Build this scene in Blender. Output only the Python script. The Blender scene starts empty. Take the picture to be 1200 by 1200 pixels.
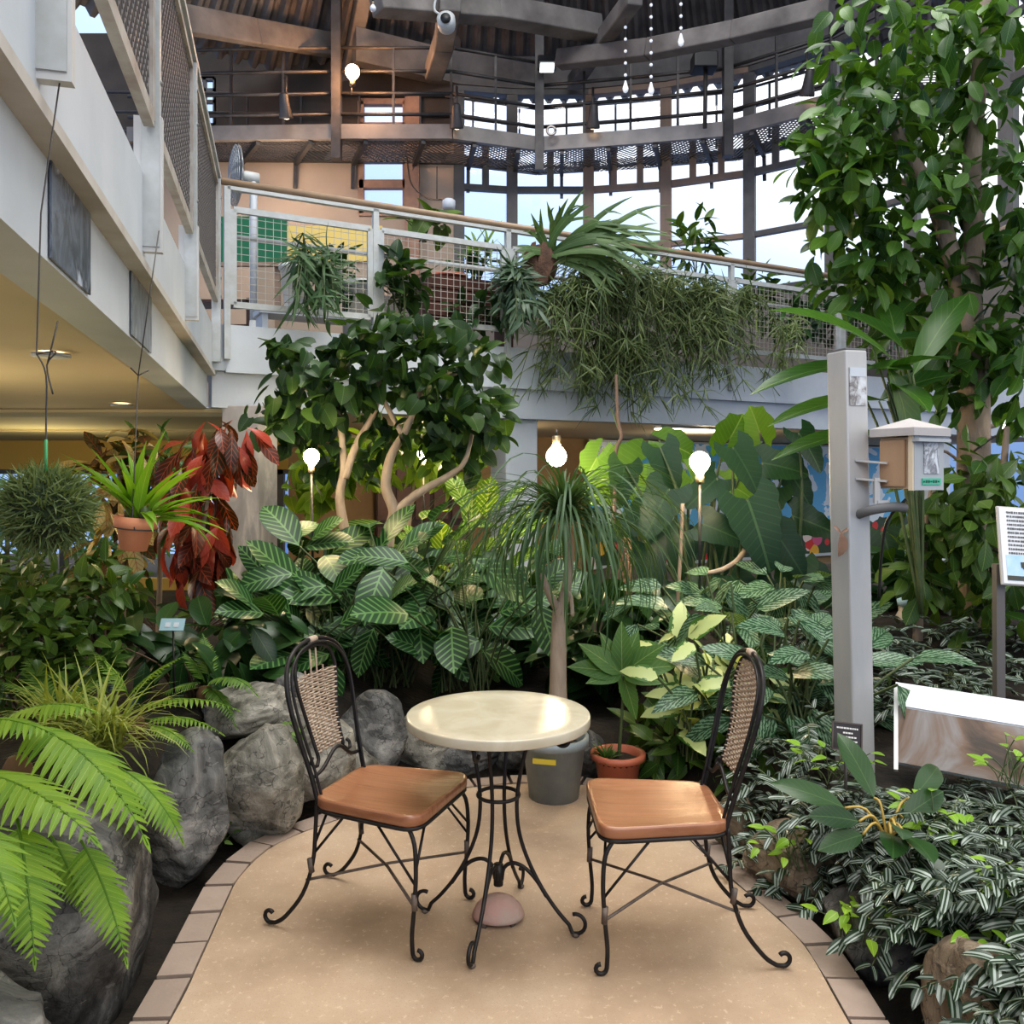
import bpy, bmesh, math, random
import numpy as np
from mathutils import Vector, Matrix, noise
R_ = random.Random(7)
RG = np.random.default_rng(11)
PI = math.pi
CAMZ, HOR, F = 1.48, 560.0, 1000.0
col = bpy.context.scene.collection
OFF = {}

def Pt(px, py, d):
    return Vector(((px-600)/F*d, d, CAMZ-(py-HOR)/F*d))
def Gp(px, py, z=0.0):
    d = (CAMZ-z)*F/(py-HOR)
    return Vector(((px-600)/F*d, d, z))
def V(*a): return Vector(a)
def sstep(a, b, x):
    t = min(1, max(0, (x-a)/(b-a))); return t*t*(3-2*t)

# ------------------------------------------------------------------ mesh builder
class MB:
    def __init__(s):
        s.v = []; s.f = []; s.uv = []; s.rn = []; s.sm = []; s.n = 0; s.mi = []
    def raw(s, verts, faces, uvs=None, rnd=None, smooth=True, mi=0):
        """verts Nx3, faces list of index tuples, uvs per-vertex"""
        verts = np.asarray(verts, dtype=float).reshape(-1, 3)
        b = s.n; s.v.append(verts); s.n += len(verts)
        u = np.zeros((len(verts), 2)) if uvs is None else np.asarray(uvs, float)
        s.uv.append(u)
        r = np.zeros((len(verts), 2)) if rnd is None else np.asarray(rnd, float)
        s.rn.append(r)
        fa = [tuple(int(i)+b for i in f) for f in faces]
        s.f.extend(fa); s.sm.extend([smooth]*len(fa)); s.mi.extend([mi]*len(fa))
        return s
    def box(s, c, d, rz=0.0, M=None, mi=0):
        hx, hy, hz = d[0]/2, d[1]/2, d[2]/2
        p = [Vector((x*hx, y*hy, z*hz)) for x, y, z in ((-1,-1,-1),(1,-1,-1),(1,1,-1),(-1,1,-1),(-1,-1,1),(1,-1,1),(1,1,1),(-1,1,1))]
        m = M if M is not None else Matrix.Rotation(rz, 3, 'Z')
        c = Vector(c)
        return s.raw([m @ q + c for q in p], [(0,3,2,1),(4,5,6,7),(0,1,5,4),(1,2,6,5),(2,3,7,6),(3,0,4,7)],
                     [(0,0),(1,0),(1,0),(0,0),(0,1),(1,1),(1,1),(0,1)], smooth=False, mi=mi)
    def beam(s, a, b, w, h, up=(0,0,1), mi=0):
        a, b = Vector(a), Vector(b); d = b-a; L = d.length
        if L < 1e-6: return s
        d /= L; up = Vector(up)
        sd = d.cross(up)
        if sd.length < 1e-4: sd = d.cross(Vector((0,1,0)))
        sd.normalize(); u = sd.cross(d)
        M = Matrix((d, sd, u)).transposed()
        return s.box((a+b)/2, (L, w, h), M=M, mi=mi)
    def tube(s, pts, r, n=6, cap=True, mi=0):
        pts = [Vector(p) for p in pts]; k = len(pts)
        if not hasattr(r, '__len__'): r = [r]*k
        tang = [(pts[min(i+1,k-1)]-pts[max(i-1,0)]).normalized() for i in range(k)]
        ref = Vector((0,0,1)) if abs(tang[0].z) < .9 else Vector((1,0,0))
        nn = (ref - tang[0]*ref.dot(tang[0])).normalized()
        vs, uv = [], []; acc = 0
        for i in range(k):
            nn = (nn - tang[i]*nn.dot(tang[i]))
            if nn.length < 1e-5: nn = tang[i].orthogonal()
            nn.normalize(); bb = tang[i].cross(nn)
            if i: acc += (pts[i]-pts[i-1]).length
            for j in range(n):
                a = 2*PI*j/n
                vs.append(pts[i]+(nn*math.cos(a)+bb*math.sin(a))*r[i]); uv.append((acc, j/n))
        fs = [(i*n+j, i*n+(j+1)%n, (i+1)*n+(j+1)%n, (i+1)*n+j) for i in range(k-1) for j in range(n)]
        if cap: fs += [tuple(range(n-1,-1,-1)), tuple((k-1)*n+j for j in range(n))]
        return s.raw(vs, fs, uv, mi=mi)
    def lathe(s, prof, c=(0,0,0), n=32, mi=0, M=None):
        c = Vector(c); vs = []; uv = []
        for i, (r, z) in enumerate(prof):
            for j in range(n):
                a = 2*PI*j/n; p = Vector((r*math.cos(a), r*math.sin(a), z))
                if M is not None: p = M @ p
                vs.append(p+c); uv.append((j/n, i/max(1,len(prof)-1)))
        k = len(prof)
        fs = [(i*n+j, i*n+(j+1)%n, (i+1)*n+(j+1)%n, (i+1)*n+j) for i in range(k-1) for j in range(n)]
        fs += [tuple(range(n-1,-1,-1)), tuple((k-1)*n+j for j in range(n))]
        return s.raw(vs, fs, uv, mi=mi)
    def sphere(s, c, r, n=12, sc=(1,1,1), mi=0):
        m = max(4, n//2)
        prof = [(max(1e-4, r*math.sin(PI*i/m)), -r*math.cos(PI*i/m)) for i in range(m+1)]
        return s.lathe(prof, c, n, mi, Matrix.Diagonal(sc))
    def quad(s, a, b, c, d, mi=0):
        return s.raw([a,b,c,d], [(0,1,2,3)], [(0,0),(1,0),(1,1),(0,1)], smooth=False, mi=mi)
    def leaves(s, tm, base, d, n, L, W, bend=0.0, fold=0.0, twist=0.0, rnd=None, mi=0):
        """vectorised leaves. tm: template; base/d/n: Nx3; L,W,bend,fold scalars or N"""
        tu, tv, faces = tm
        base = np.asarray(base, float).reshape(-1,3); N = len(base)
        if N == 0: return s
        d = np.asarray(d, float).reshape(-1,3); d = d/np.maximum(1e-9, np.linalg.norm(d,axis=1,keepdims=True))
        n = np.asarray(n, float).reshape(-1,3)+1e-6*RG.normal(size=(N,3))
        n = n - d*np.sum(n*d,axis=1,keepdims=True); n = n/np.maximum(1e-9, np.linalg.norm(n,axis=1,keepdims=True))
        sd = np.cross(d, n)
        ex = lambda x: np.broadcast_to(np.asarray(x,float), (N,))[:,None]
        L, W, bend, fold, tw = ex(L), ex(W), ex(bend), ex(fold), ex(twist)
        bend = np.where(np.abs(bend) < 1e-3, 1e-3, bend)
        u = tu[None,:]; v = tv[None,:]
        a = bend*u
        fx = np.sin(a)/bend; fz = -(1-np.cos(a))/bend
        nx = np.sin(a); nz = np.cos(a)      # rotated normal in (d,n)
        up = np.abs(v)*fold + v*tw*u
        X = L*fx + W*up*nx; Z = L*fz + W*up*nz; Y = W*v
        P = base[:,None,:] + X[...,None]*d[:,None,:] + Z[...,None]*n[:,None,:] + Y[...,None]*sd[:,None,:]
        m = len(tu); b = s.n
        s.v.append(P.reshape(-1,3)); s.n += N*m
        s.uv.append(np.tile(np.stack([tu, tv+.5],1), (N,1)))
        r = RG.random((N,2)) if rnd is None else np.asarray(rnd,float)
        s.rn.append(np.repeat(r, m, axis=0))
        fa = np.asarray(faces)[None,:,:] + (b+np.arange(N)*m)[:,None,None]
        fa = fa.reshape(-1, 4)
        s.f.extend(map(tuple, fa.tolist())); s.sm.extend([True]*len(fa)); s.mi.extend([mi]*len(fa))
        return s
    def build(s, name, mat, parent=None, origin=None, bevel=0):
        vs = np.concatenate(s.v)
        if parent is not None: off = OFF.get(parent.name, np.zeros(3))
        elif origin is not None: off = np.asarray(origin, float)
        else:
            lo, hi = vs.min(0), vs.max(0); off = np.array([(lo[0]+hi[0])/2, (lo[1]+hi[1])/2, lo[2]])
        me = bpy.data.meshes.new(name)
        me.from_pydata((vs-off).tolist(), [], s.f)
        uv = np.concatenate(s.uv); rn = np.concatenate(s.rn)
        li = np.zeros(len(me.loops), dtype=np.int32); me.loops.foreach_get('vertex_index', li)
        l1 = me.uv_layers.new(name='UVMap'); l1.data.foreach_set('uv', uv[li].ravel())
        l2 = me.uv_layers.new(name='rnd'); l2.data.foreach_set('uv', rn[li].ravel())
        me.polygons.foreach_set('use_smooth', s.sm)
        for m in (mat if isinstance(mat, (list, tuple)) else [mat]): me.materials.append(m)
        if any(s.mi): me.polygons.foreach_set('material_index', s.mi)
        me.update()
        o = bpy.data.objects.new(name, me); col.objects.link(o)
        if parent is not None:
            o.parent = parent
            OFF[o.name] = off
        else:
            o.location = off; OFF[o.name] = off
        if bevel:
            b = o.modifiers.new('bevel', 'BEVEL'); b.width = bevel; b.segments = 2; b.limit_method = 'ANGLE'
        return o

def thing(name, label, cat, loc=(0,0,0), group=None):
    o = bpy.data.objects.new(name, None); col.objects.link(o); o.empty_display_size = .1
    o.location = loc; o['label'] = label; o['category'] = cat
    if group: o['group'] = group
    OFF[o.name] = np.array(loc, float)
    return o
def tag(o, label, cat, group=None, kind=None):
    o['label'] = label; o['category'] = cat
    if group: o['group'] = group
    if kind: o['kind'] = kind
    return o
def struct(name, mb, mat, parent=None, bevel=0):
    o = mb.build(name, mat, parent, origin=None if parent else (0,0,0), bevel=bevel)
    if parent is None: o['kind'] = 'structure'
    return o
def copy_tree(o, parent=None):
    c = o.copy(); col.objects.link(c)
    if parent is not None: c.parent = parent
    for ch in o.children: copy_tree(ch, c)
    return c
def smooth_pts(P, k=6):
    P = [Vector(p) for p in P]; out = []
    n = len(P)
    for i in range(n-1):
        p0, p1, p2, p3 = P[max(i-1,0)], P[i], P[i+1], P[min(i+2,n-1)]
        for j in range(k):
            t = j/k
            out.append(.5*((2*p1)+(p2-p0)*t+(2*p0-5*p1+4*p2-p3)*t*t+(3*p1-p0-3*p2+p3)*t*t*t))
    out.append(P[-1]); return out
def lerp_list(r, n):
    return list(np.interp(np.linspace(0,1,n), np.linspace(0,1,len(r)), r))

# ------------------------------------------------------------------ leaf templates
def grid_faces(nr, nc):
    return [(i*nc+j, i*nc+j+1, (i+1)*nc+j+1, (i+1)*nc+j) for i in range(nr-1) for j in range(nc-1)]
def tmpl(wf, nr=7, cols=3, back=0.0):
    """wf(t) -> half width in [0,.5]; back: how far the outer column reaches behind the base"""
    tu, tv = [], []
    for i in range(nr):
        t = i/(nr-1); w = max(.004, wf(t))
        for j in range(cols):
            q = -1+2*j/(cols-1)
            u = t - back*abs(q)**2*(1-t)**2
            tu.append(u); tv.append(q*w)
    return np.array(tu), np.array(tv), grid_faces(nr, cols)
T_LANCE = tmpl(lambda t: .5*math.sin(PI*min(1,t**.75))**.9 if 0<t<1 else 0, 7)
T_OVATE = tmpl(lambda t: .5*math.sin(PI*t**.62)**.8 if 0<t<1 else 0, 7)
T_ELL = tmpl(lambda t: .5*math.sin(PI*t)**.7 if 0<t<1 else 0, 8)
T_OBOV = tmpl(lambda t: .5*math.sin(PI*t**1.35)**.9 if 0<t<1 else 0, 7)
T_STRAP = tmpl(lambda t: .5*min(1,t*8+.3)*(1-t**5)**.8 if t<1 else 0, 9)
T_STRAP3 = tmpl(lambda t: .5*(1-t**2.2) if t<1 else 0, 5, cols=2)
T_LIT = tmpl(lambda t: .5*math.sin(PI*t**.8)**.9 if 0<t<1 else 0, 4)
T_HEART = tmpl(lambda t: .5*min(1,(t*3.2+.5))*(math.sin(PI*(.5+.5*min(1,max(0,(t-.2)/.8))))**.75 if t>.2 else 1) if t<1 else 0, 9, cols=5, back=.18)
def lobed(k=5, amp=.22, nr=26):
    return tmpl(lambda t: .5*((1-t)**.55)*min(1,(t*4+.6))*(1-amp+amp*math.cos(2*PI*k*t)) if t<1 else 0, nr, cols=5, back=.25)
T_LOBE = lobed()
T_LOBE2 = lobed(5, .045, 31)
T_SERR = tmpl(lambda t: .5*math.sin(PI*t**.7)**.8*(.86+.14*((t*16)%1)) if 0<t<1 else 0, 30)
def scallop():
    tu, tv = [], []; nr, nc = 5, 25    # round scalloped leaf, rows radius, cols angle
    for i in range(nr):
        for j in range(nc):
            a = -PI*.93+2*PI*.93*j/(nc-1); rr = i/(nr-1)*.5*(1+.08*math.cos(9*a))
            tu.append(.35+rr*math.cos(a)*1.25); tv.append(rr*math.sin(a))
    return np.array(tu), np.array(tv), grid_faces(nr, nc)
T_ROUND = scallop()
def rv(n): 
    x = RG.normal(size=(n,3)); return x/np.linalg.norm(x,axis=1,keepdims=True)

def blob_pts(blobs):
    """blobs: (px,py,d,rpx,rpy,rdepth,n) -> points, outward dirs"""
    P, O = [], []
    for px, py, d, rx, ry, rd, n in blobs:
        u = rv(n)*(RG.random((n,1))**.45)
        c = np.array(Pt(px,py,d)); s = np.array([rx*d/F, rd, ry*d/F])
        P.append(c+u*s); O.append(u)
    return np.concatenate(P), np.concatenate(O)
def blob_leaves(mb, blobs, tm, L, W, droop=.35, out=.7, bend=(.2,.8), fold=.25, upj=.5, jit=.8):
    P, O = blob_pts(blobs); n = len(P)
    d = O*out + rv(n)*jit + np.array([0,0,-droop])
    nn = np.array([0,0,1.0]) + rv(n)*upj + np.array([0,-.35,0])
    sc = RG.uniform(.7,1.15,n)
    mb.leaves(tm, P, d, nn, L*sc, W*sc*RG.uniform(.85,1.15,n), RG.uniform(bend[0],bend[1],n), fold)
    return P
def rosette(mb, c, n, tm, L, W, el=(20,80), az=(0,360), bend=(.3,1.0), fold=.3, spread=.01):
    a = np.radians(RG.uniform(az[0],az[1],n)); e = np.radians(RG.uniform(el[0],el[1],n))
    d = np.stack([np.cos(a)*np.cos(e), np.sin(a)*np.cos(e), np.sin(e)],1)
    nn = np.stack([-np.cos(a)*np.sin(e), -np.sin(a)*np.sin(e), np.cos(e)],1) + rv(n)*.15
    sc = RG.uniform(.7,1.1,n)
    base = np.array(c)+rv(n)*spread
    mb.leaves(tm, base, d, nn, L*sc, W*sc, RG.uniform(bend[0],bend[1],n), fold)
def petioled(mb, st, c, n, tm, L, W, plen=(.2,.5), el=(35,85), az=(0,360), bend=(.2,.7), fold=.2, r=.006, lel=(-20,40), spread=.05, face=.2):
    """leaves on stalks that rise from c"""
    for i in range(n):
        a = math.radians(R_.uniform(*az)); e = math.radians(R_.uniform(*el)); pl = R_.uniform(*plen)
        h = Vector((math.cos(a), math.sin(a), 0))
        b = Vector(c)+Vector((R_.uniform(-spread,spread), R_.uniform(-spread,spread), 0))
        m = b+(h*math.cos(e)*.4+Vector((0,0,math.sin(e)*.62)))*pl
        t = b+(h*math.cos(e)+Vector((0,0,math.sin(e))))*pl
        st.tube(smooth_pts([b,m,t],3), r, 5, cap=False)
        le = math.radians(R_.uniform(*lel)); a2 = a+R_.uniform(-.7,.7); h2 = Vector((math.cos(a2), math.sin(a2), 0))
        d = h2*math.cos(le)+Vector((0,0,math.sin(le))); nn = -h2*math.sin(le)+Vector((0,0,math.cos(le)))+Vector((R_.uniform(-.3,.3),R_.uniform(-.35,.2)-face,0))
        sc = R_.uniform(.75,1.1)
        mb.leaves(tm, [t], [d], [nn], L*sc, W*sc, R_.uniform(*bend), fold)

# ------------------------------------------------------------------ node materials
class NT:
    def __init__(s, m): s.t = m.node_tree; s.n = s.t.nodes; s.l = s.t.links
    def node(s, typ, ins=None, **kw):
        x = s.n.new(typ)
        for k, v in kw.items(): setattr(x, k, v)
        for k, v in (ins or {}).items(): s.set(x.inputs[k], v)
        return x
    def set(s, sock, v):
        if isinstance(v, bpy.types.NodeSocket): s.l.new(v, sock)
        elif v is not None:
            if hasattr(sock.default_value, '__len__') and not hasattr(v, '__len__'): v = [v]*len(sock.default_value)
            if hasattr(v, '__len__') and len(v) == 3 and len(sock.default_value) == 4: v = (*v, 1)
            sock.default_value = v
    def math(s, op, a, b=0.0, clamp=False):
        return s.node('ShaderNodeMath', {0:a, 1:b}, operation=op, use_clamp=clamp).outputs[0]
    def mix(s, f, a, b, mode='MIX'):
        x = s.node('ShaderNodeMix', data_type='RGBA', blend_type=mode)
        s.set(x.inputs[0], f); s.set(x.inputs[6], a); s.set(x.inputs[7], b); return x.outputs[2]
    def noise(s, scale=5, vec=None, detail=3, rough=.55, dist=0.0):
        return s.node('ShaderNodeTexNoise', {'Vector':vec, 'Scale':scale, 'Detail':detail, 'Roughness':rough, 'Distortion':dist}).outputs[0]
    def vor(s, scale=5, vec=None, out=0, feature='F1'):
        return s.node('ShaderNodeTexVoronoi', {'Vector':vec, 'Scale':scale}, feature=feature).outputs[out]
    def ramp(s, f, stops, interp='LINEAR'):
        x = s.node('ShaderNodeValToRGB'); s.set(x.inputs[0], f); e = x.color_ramp.elements; x.color_ramp.interpolation = interp
        while len(e) < len(stops): e.new(.5)
        for q, (p, c) in zip(e, stops):
            q.position = p; q.color = (*c, 1) if hasattr(c,'__len__') else (c,c,c,1)
        return x.outputs[0]
    def uv(s, name='UVMap'):
        return s.node('ShaderNodeUVMap', uv_map=name).outputs[0]
    def sep(s, v):
        return s.node('ShaderNodeSeparateXYZ', {0:v}).outputs
    def pos(s, obj=True): return s.node('ShaderNodeTexCoord').outputs['Object'] if obj else s.node('ShaderNodeNewGeometry').outputs['Position']
    def mapv(s, v, scale=(1,1,1), rot=(0,0,0)):
        return s.node('ShaderNodeMapping', {'Vector':v, 'Scale':scale, 'Rotation':rot}).outputs[0]
    def bump(s, h, st=.3, dist=.02): return s.node('ShaderNodeBump', {'Height':h, 'Strength':st, 'Distance':dist}).outputs[0]

def newmat(name):
    m = bpy.data.materials.new(name); m.use_nodes = True
    t = NT(m); return m, t, t.n['Principled BSDF'], t.n['Material Output']
def M(name, c, rough=.6, metal=0.0, spec=.5, c2=None, scale=8, bump=0, bscale=40, emit=None, es=0, stretch=(1,1,1), detail=4):
    m, t, b, o = newmat(name)
    p = t.mapv(t.pos(), stretch)
    if c2 is not None:
        cc = t.ramp(t.noise(scale, p, detail), [(.3, c), (.7, c2)])
        t.set(b.inputs['Base Color'], cc)
    else: t.set(b.inputs['Base Color'], c)
    b.inputs['Roughness'].default_value = rough; b.inputs['Metallic'].default_value = metal
    b.inputs['Specular IOR Level'].default_value = spec
    if bump: t.set(b.inputs['Normal'], t.bump(t.noise(bscale, p, 5), bump))
    if emit is not None:
        t.set(b.inputs['Emission Color'], emit); b.inputs['Emission Strength'].default_value = es
    return m
def leafmat(name, lo, hi, pat=None, vein=None, rough=.38, trans=.3, tcol=None, spec=.4):
    m, t, b, o = newmat(name)
    rn = t.sep(t.uv('rnd')); uv = t.sep(t.uv())
    u = uv[0]; v = t.math('ABSOLUTE', t.math('SUBTRACT', uv[1], .5))
    base = t.mix(rn[0], lo, hi)
    base = t.mix(t.math('MULTIPLY', t.noise(9, t.pos(), 2), .35), base, (lo[0]*.5, lo[1]*.5, lo[2]*.5))
    vein = vein or (hi[0]*1.6+.03, hi[1]*1.4+.04, hi[2]*1.4+.02)
    mid = t.math('LESS_THAN', v, .018)
    if pat is None:
        c = t.mix(t.math('MULTIPLY', mid, .6), base, vein)
        # faint lateral ribs
        s = t.math('SINE', t.math('MULTIPLY', t.math('SUBTRACT', u, t.math('MULTIPLY', v, .6)), 55))
        c = t.mix(t.math('MULTIPLY', t.math('GREATER_THAN', s, .85), .15), c, vein)
    elif pat == 'plain':
        c = base
    elif pat == 'zebra':
        s = t.math('SINE', t.math('MULTIPLY', t.math('SUBTRACT', u, t.math('MULTIPLY', v, .55)), 52))
        f = t.math('MULTIPLY', t.math('SUBTRACT', s, .42), 2.6, clamp=True)
        f = t.math('MULTIPLY', f, t.math('LESS_THAN', v, .44))
        f = t.math('MAXIMUM', f, t.math('LESS_THAN', v, .026))
        c = t.mix(f, base, vein)
    elif pat == 'stripe':   # silver bands either side of the midrib
        f = t.math('MULTIPLY', t.math('GREATER_THAN', v, .08), t.math('LESS_THAN', v, t.math('ADD', .18, t.math('MULTIPLY', rn[1], .12))))
        f = t.math('MULTIPLY', f, t.math('ADD', .35, t.math('MULTIPLY', rn[0], .65)))
        c = t.mix(f, base, vein)
    elif pat == 'silver':   # silvery feather blotches
        s = t.math('SINE', t.math('ADD', t.math('MULTIPLY', t.math('SUBTRACT', u, t.math('MULTIPLY', v, 1.1)), 42), t.math('MULTIPLY', t.noise(14, t.uv(), 3), 9)))
        f = t.math('MULTIPLY', t.math('ADD', s, .35), 1.3, clamp=True)
        f = t.math('MULTIPLY', f, t.math('GREATER_THAN', v, .03))
        f = t.math('MULTIPLY', f, t.math('LESS_THAN', v, .42))
        c = t.mix(f, base, vein)
    elif pat == 'cream':    # cream centre with a green edge
        nz = t.math('MULTIPLY', t.noise(7, t.uv(), 4), .5)
        f = t.math('LESS_THAN', t.math('ADD', v, nz), .58)
        c = t.mix(f, base, vein)
    elif pat == 'croton':
        nz = t.noise(5, t.pos(), 3)
        c = t.mix(t.math('GREATER_THAN', t.math('ADD', rn[1], t.math('MULTIPLY', nz, .4)), .75), base, vein)
        s = t.math('SINE', t.math('MULTIPLY', t.math('SUBTRACT', u, t.math('MULTIPLY', v, .5)), 45))
        f = t.math('MULTIPLY', t.math('GREATER_THAN', s, .7), .45)
        c = t.mix(t.math('MAXIMUM', f, mid), c, (.42,.10,.05))
    t.set(b.inputs['Base Color'], c)
    b.inputs['Roughness'].default_value = rough; b.inputs['Specular IOR Level'].default_value = spec
    tr = t.node('ShaderNodeBsdfTranslucent'); tc = t.mix(1.0, c, tcol or (1.5,1.35,.5), 'MULTIPLY'); t.set(tr.inputs[0], tc)
    mx = t.node('ShaderNodeMixShader', {0:trans}); t.l.new(b.outputs[0], mx.inputs[1]); t.l.new(tr.outputs[0], mx.inputs[2])
    t.l.new(mx.outputs[0], o.inputs[0])
    return m
# ================================================================== materials for the setting
m_white = M('white_paint', (.55,.58,.61), .55, c2=(.48,.515,.55), scale=3, bump=.04)
m_rail = M('white_rail_paint', (.46,.485,.49), .45, c2=(.38,.39,.375), scale=14)
m_soffit = M('beige_soffit', (.74,.62,.42), .8, c2=(.66,.55,.36), scale=.8)
m_soffit2 = M('olive_soffit', (.50,.46,.30), .8)
m_cream = M('cream_wall', (.42,.33,.25), .8, c2=(.35,.275,.21), scale=1.2)
m_yel = M('yellow_wall', (.60,.40,.10), .8)
m_tan = M('timber_mullion', (.30,.20,.14), .6, c2=(.22,.16,.12), scale=6, stretch=(1,1,.2))
m_mull = M('grey_mullion', (.13,.12,.11), .55, c2=(.09,.085,.08), scale=5)
m_conc = M('weathered_beam', (.23,.21,.19), .85, c2=(.10,.09,.083), scale=2.2, bump=.35, bscale=9, detail=7)
m_steel = M('dark_steel', (.07,.066,.062), .5, .5, c2=(.11,.10,.095), scale=6)
m_catw = M('catwalk_steel', (.30,.27,.245), .5, .45, c2=(.20,.185,.17), scale=3)
m_mesh = M('expanded_metal', (.17,.16,.155), .5, .6)
m_soil = M('soil', (.035,.026,.018), .95, c2=(.012,.010,.008), scale=12, bump=.6, bscale=30)
m_wood = M('handrail_wood', (.34,.24,.15), .5, c2=(.26,.18,.12), scale=8)
def mat_sand():
    m, t, b, o = newmat('sandy_concrete'); p = t.pos()
    big = t.noise(1.6, p, 5, .6); fine = t.noise(160, p, 3, .7)
    c = t.ramp(big, [(.30,(.31,.225,.155)), (.5,(.425,.315,.222)), (.70,(.50,.39,.285))])
    c = t.mix(t.math('MULTIPLY', t.math('GREATER_THAN', fine, .6), .35), c, (.30,.21,.135)); c = t.mix(t.math('MULTIPLY', t.math('GREATER_THAN', t.noise(45,p,5,.75), .6), .35), c, (.66,.52,.38))
    st = t.noise(5, p, 4); c = t.mix(t.math('MULTIPLY', t.math('GREATER_THAN', st, .66), .18), c, (.42,.30,.19))
    t.set(b.inputs['Base Color'], c); b.inputs['Roughness'].default_value = .85; b.inputs['Specular IOR Level'].default_value = .25
    t.set(b.inputs['Normal'], t.bump(t.noise(220, p, 3), .35, .004)); return m
m_sand = mat_sand()
def mat_paver():
    m, t, b, o = newmat('edge_paver'); p = t.pos(); rn = t.sep(t.uv('rnd'))
    c = t.mix(rn[0], (.30,.235,.19), (.40,.315,.26)); c = t.mix(t.math('MULTIPLY', t.noise(18,p,5), .5), c, (.24,.18,.15))
    t.set(b.inputs['Base Color'], c); b.inputs['Roughness'].default_value = .85
    t.set(b.inputs['Normal'], t.bump(t.noise(60,p,5), .4, .006)); return m
m_paver = mat_paver()
def mat_glass():
    m, t, b, o = newmat('window_glass'); t.n.remove(b)
    tr = t.node('ShaderNodeBsdfTransparent', {0:(.95,.97,1,1)}); gl = t.node('ShaderNodeBsdfGlossy', {0:(1,1,1,1), 'Roughness':.03})
    mx = t.node('ShaderNodeMixShader', {0:.06}); t.l.new(tr.outputs[0], mx.inputs[1]); t.l.new(gl.outputs[0], mx.inputs[2]); t.l.new(mx.outputs[0], o.inputs[0]); return m
m_glass = mat_glass()
def mat_corr():
    m, t, b, o = newmat('corrugated_deck'); x = t.sep(t.pos())[0]
    c = t.ramp(t.noise(3, t.pos(), 4), [(.3,(.10,.09,.085)), (.7,(.2,.18,.165))])
    t.set(b.inputs['Base Color'], c); b.inputs['Roughness'].default_value = .55; b.inputs['Metallic'].default_value = .3; return m
m_corr = mat_corr()

# ================================================================== patio
PATIO = [(-1.0,-1.5),(-1.02,1.5),(-1.036,2.31),(-1.06,2.6),(-1.10,2.96),(-1.115,3.15),(-1.09,3.36),(-1.04,3.5),(-.96,3.62),(-.87,3.72),
         (-.6,4.0),(-.28,4.16),(.1,4.24),(.45,4.18),(.72,3.9),(.84,3.45),(.90,3.2),(.98,2.94),(1.03,2.69),(1.02,2.31),(1.0,1.5),(1.0,-1.5)]
PATIO = [tuple(p)[:2] for p in smooth_pts([(x,y,0) for x,y in PATIO], 5)]
PA = np.array(PATIO)
def sdf(x, y):
    a = PA; b = np.roll(PA, -1, 0); p = np.array([x,y]); ab = b-a
    t = np.clip(((p-a)*ab).sum(1)/np.maximum(1e-9,(ab**2).sum(1)), 0, 1)
    d = np.sqrt((((a+ab*t[:,None])-p)**2).sum(1)).min()
    c = False
    for (x1,y1),(x2,y2) in zip(a,b):
        if (y1>y) != (y2>y) and x < (x2-x1)*(y-y1)/(y2-y1)+x1: c = not c
    return -d if c else d
def bed(x, y):
    s = sdf(x, y)
    if s < 0: return -.08
    wl = sstep(-.45,-.95,x)*(1 if y < 8 else 1); wr = sstep(.6,.95,x)
    hl = .40; hc = .10+.05*max(0,min(3,y-4.2)); hr = .10+.22*sstep(1.8,3.4,y)+.32*sstep(3.5,5.0,y)
    wl *= 1-sstep(4.2,5.0,y)*.3
    tgt = hl*wl+hr*wr+hc*max(0,1-wl-wr)
    e0 = .2*wl+.02*(1-wl)
    return -.06+(tgt+.06)*sstep(e0, e0+.4, s)
def inset(poly, w):
    P = np.array(poly); T = np.roll(P,-1,0)-np.roll(P,1,0)
    T[0] = P[1]-P[0]; T[-1] = P[-1]-P[-2]
    T /= np.linalg.norm(T,axis=1,keepdims=True)
    return P+np.stack([T[:,1],-T[:,0]],1)*w
INN = inset(PATIO, .105)
mb = MB(); mb.raw([(x,y,.0) for x,y in INN], [tuple(range(len(INN)-1,-1,-1))], smooth=False)
struct('floor', mb, m_sand)
# edge pavers: one ring of stones set round the patio
def resample(P, step):
    P = np.asarray(P); d = np.r_[0, np.cumsum(np.linalg.norm(np.diff(P,axis=0),axis=1))]
    n = max(2, int(d[-1]/step)); t = np.linspace(0, d[-1], n+1); return np.stack([np.interp(t,d,P[:,0]), np.interp(t,d,P[:,1])],1), t/d[-1]
mb = MB(); ro, tt = resample(PATIO, .19); dd = np.r_[0, np.cumsum(np.linalg.norm(np.diff(INN,axis=0),axis=1))]
do = np.r_[0, np.cumsum(np.linalg.norm(np.diff(PA,axis=0),axis=1))]
ri = np.stack([np.interp(tt*do[-1], do, INN[:,0]), np.interp(tt*do[-1], do, INN[:,1])],1)
for i in range(len(ro)-1):
    g = .008
    lo0 = ro[i]+(ro[i+1]-ro[i])*g/.19; lo1 = ro[i+1]-(ro[i+1]-ro[i])*g/.19; li0 = ri[i]+(ri[i+1]-ri[i])*g/.19; li1 = ri[i+1]-(ri[i+1]-ri[i])*g/.19
    li0 = li0+(lo0-li0)*.04; li1 = li1+(lo1-li1)*.04; z = .004+R_.uniform(-.003,.004)
    r = [(R_.random(),0)]*8
    mb.raw([(*lo0,z),(*lo1,z),(*li1,z),(*li0,z),(*lo0,-.12),(*lo1,-.12),(*li1,-.12),(*li0,-.12)], [(0,3,2,1)[::-1],(0,1,5,4),(1,2,6,5),(2,3,7,6),(3,0,4,7)], rnd=r, smooth=False)
o = struct('trim_1', mb, m_paver); 
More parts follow.
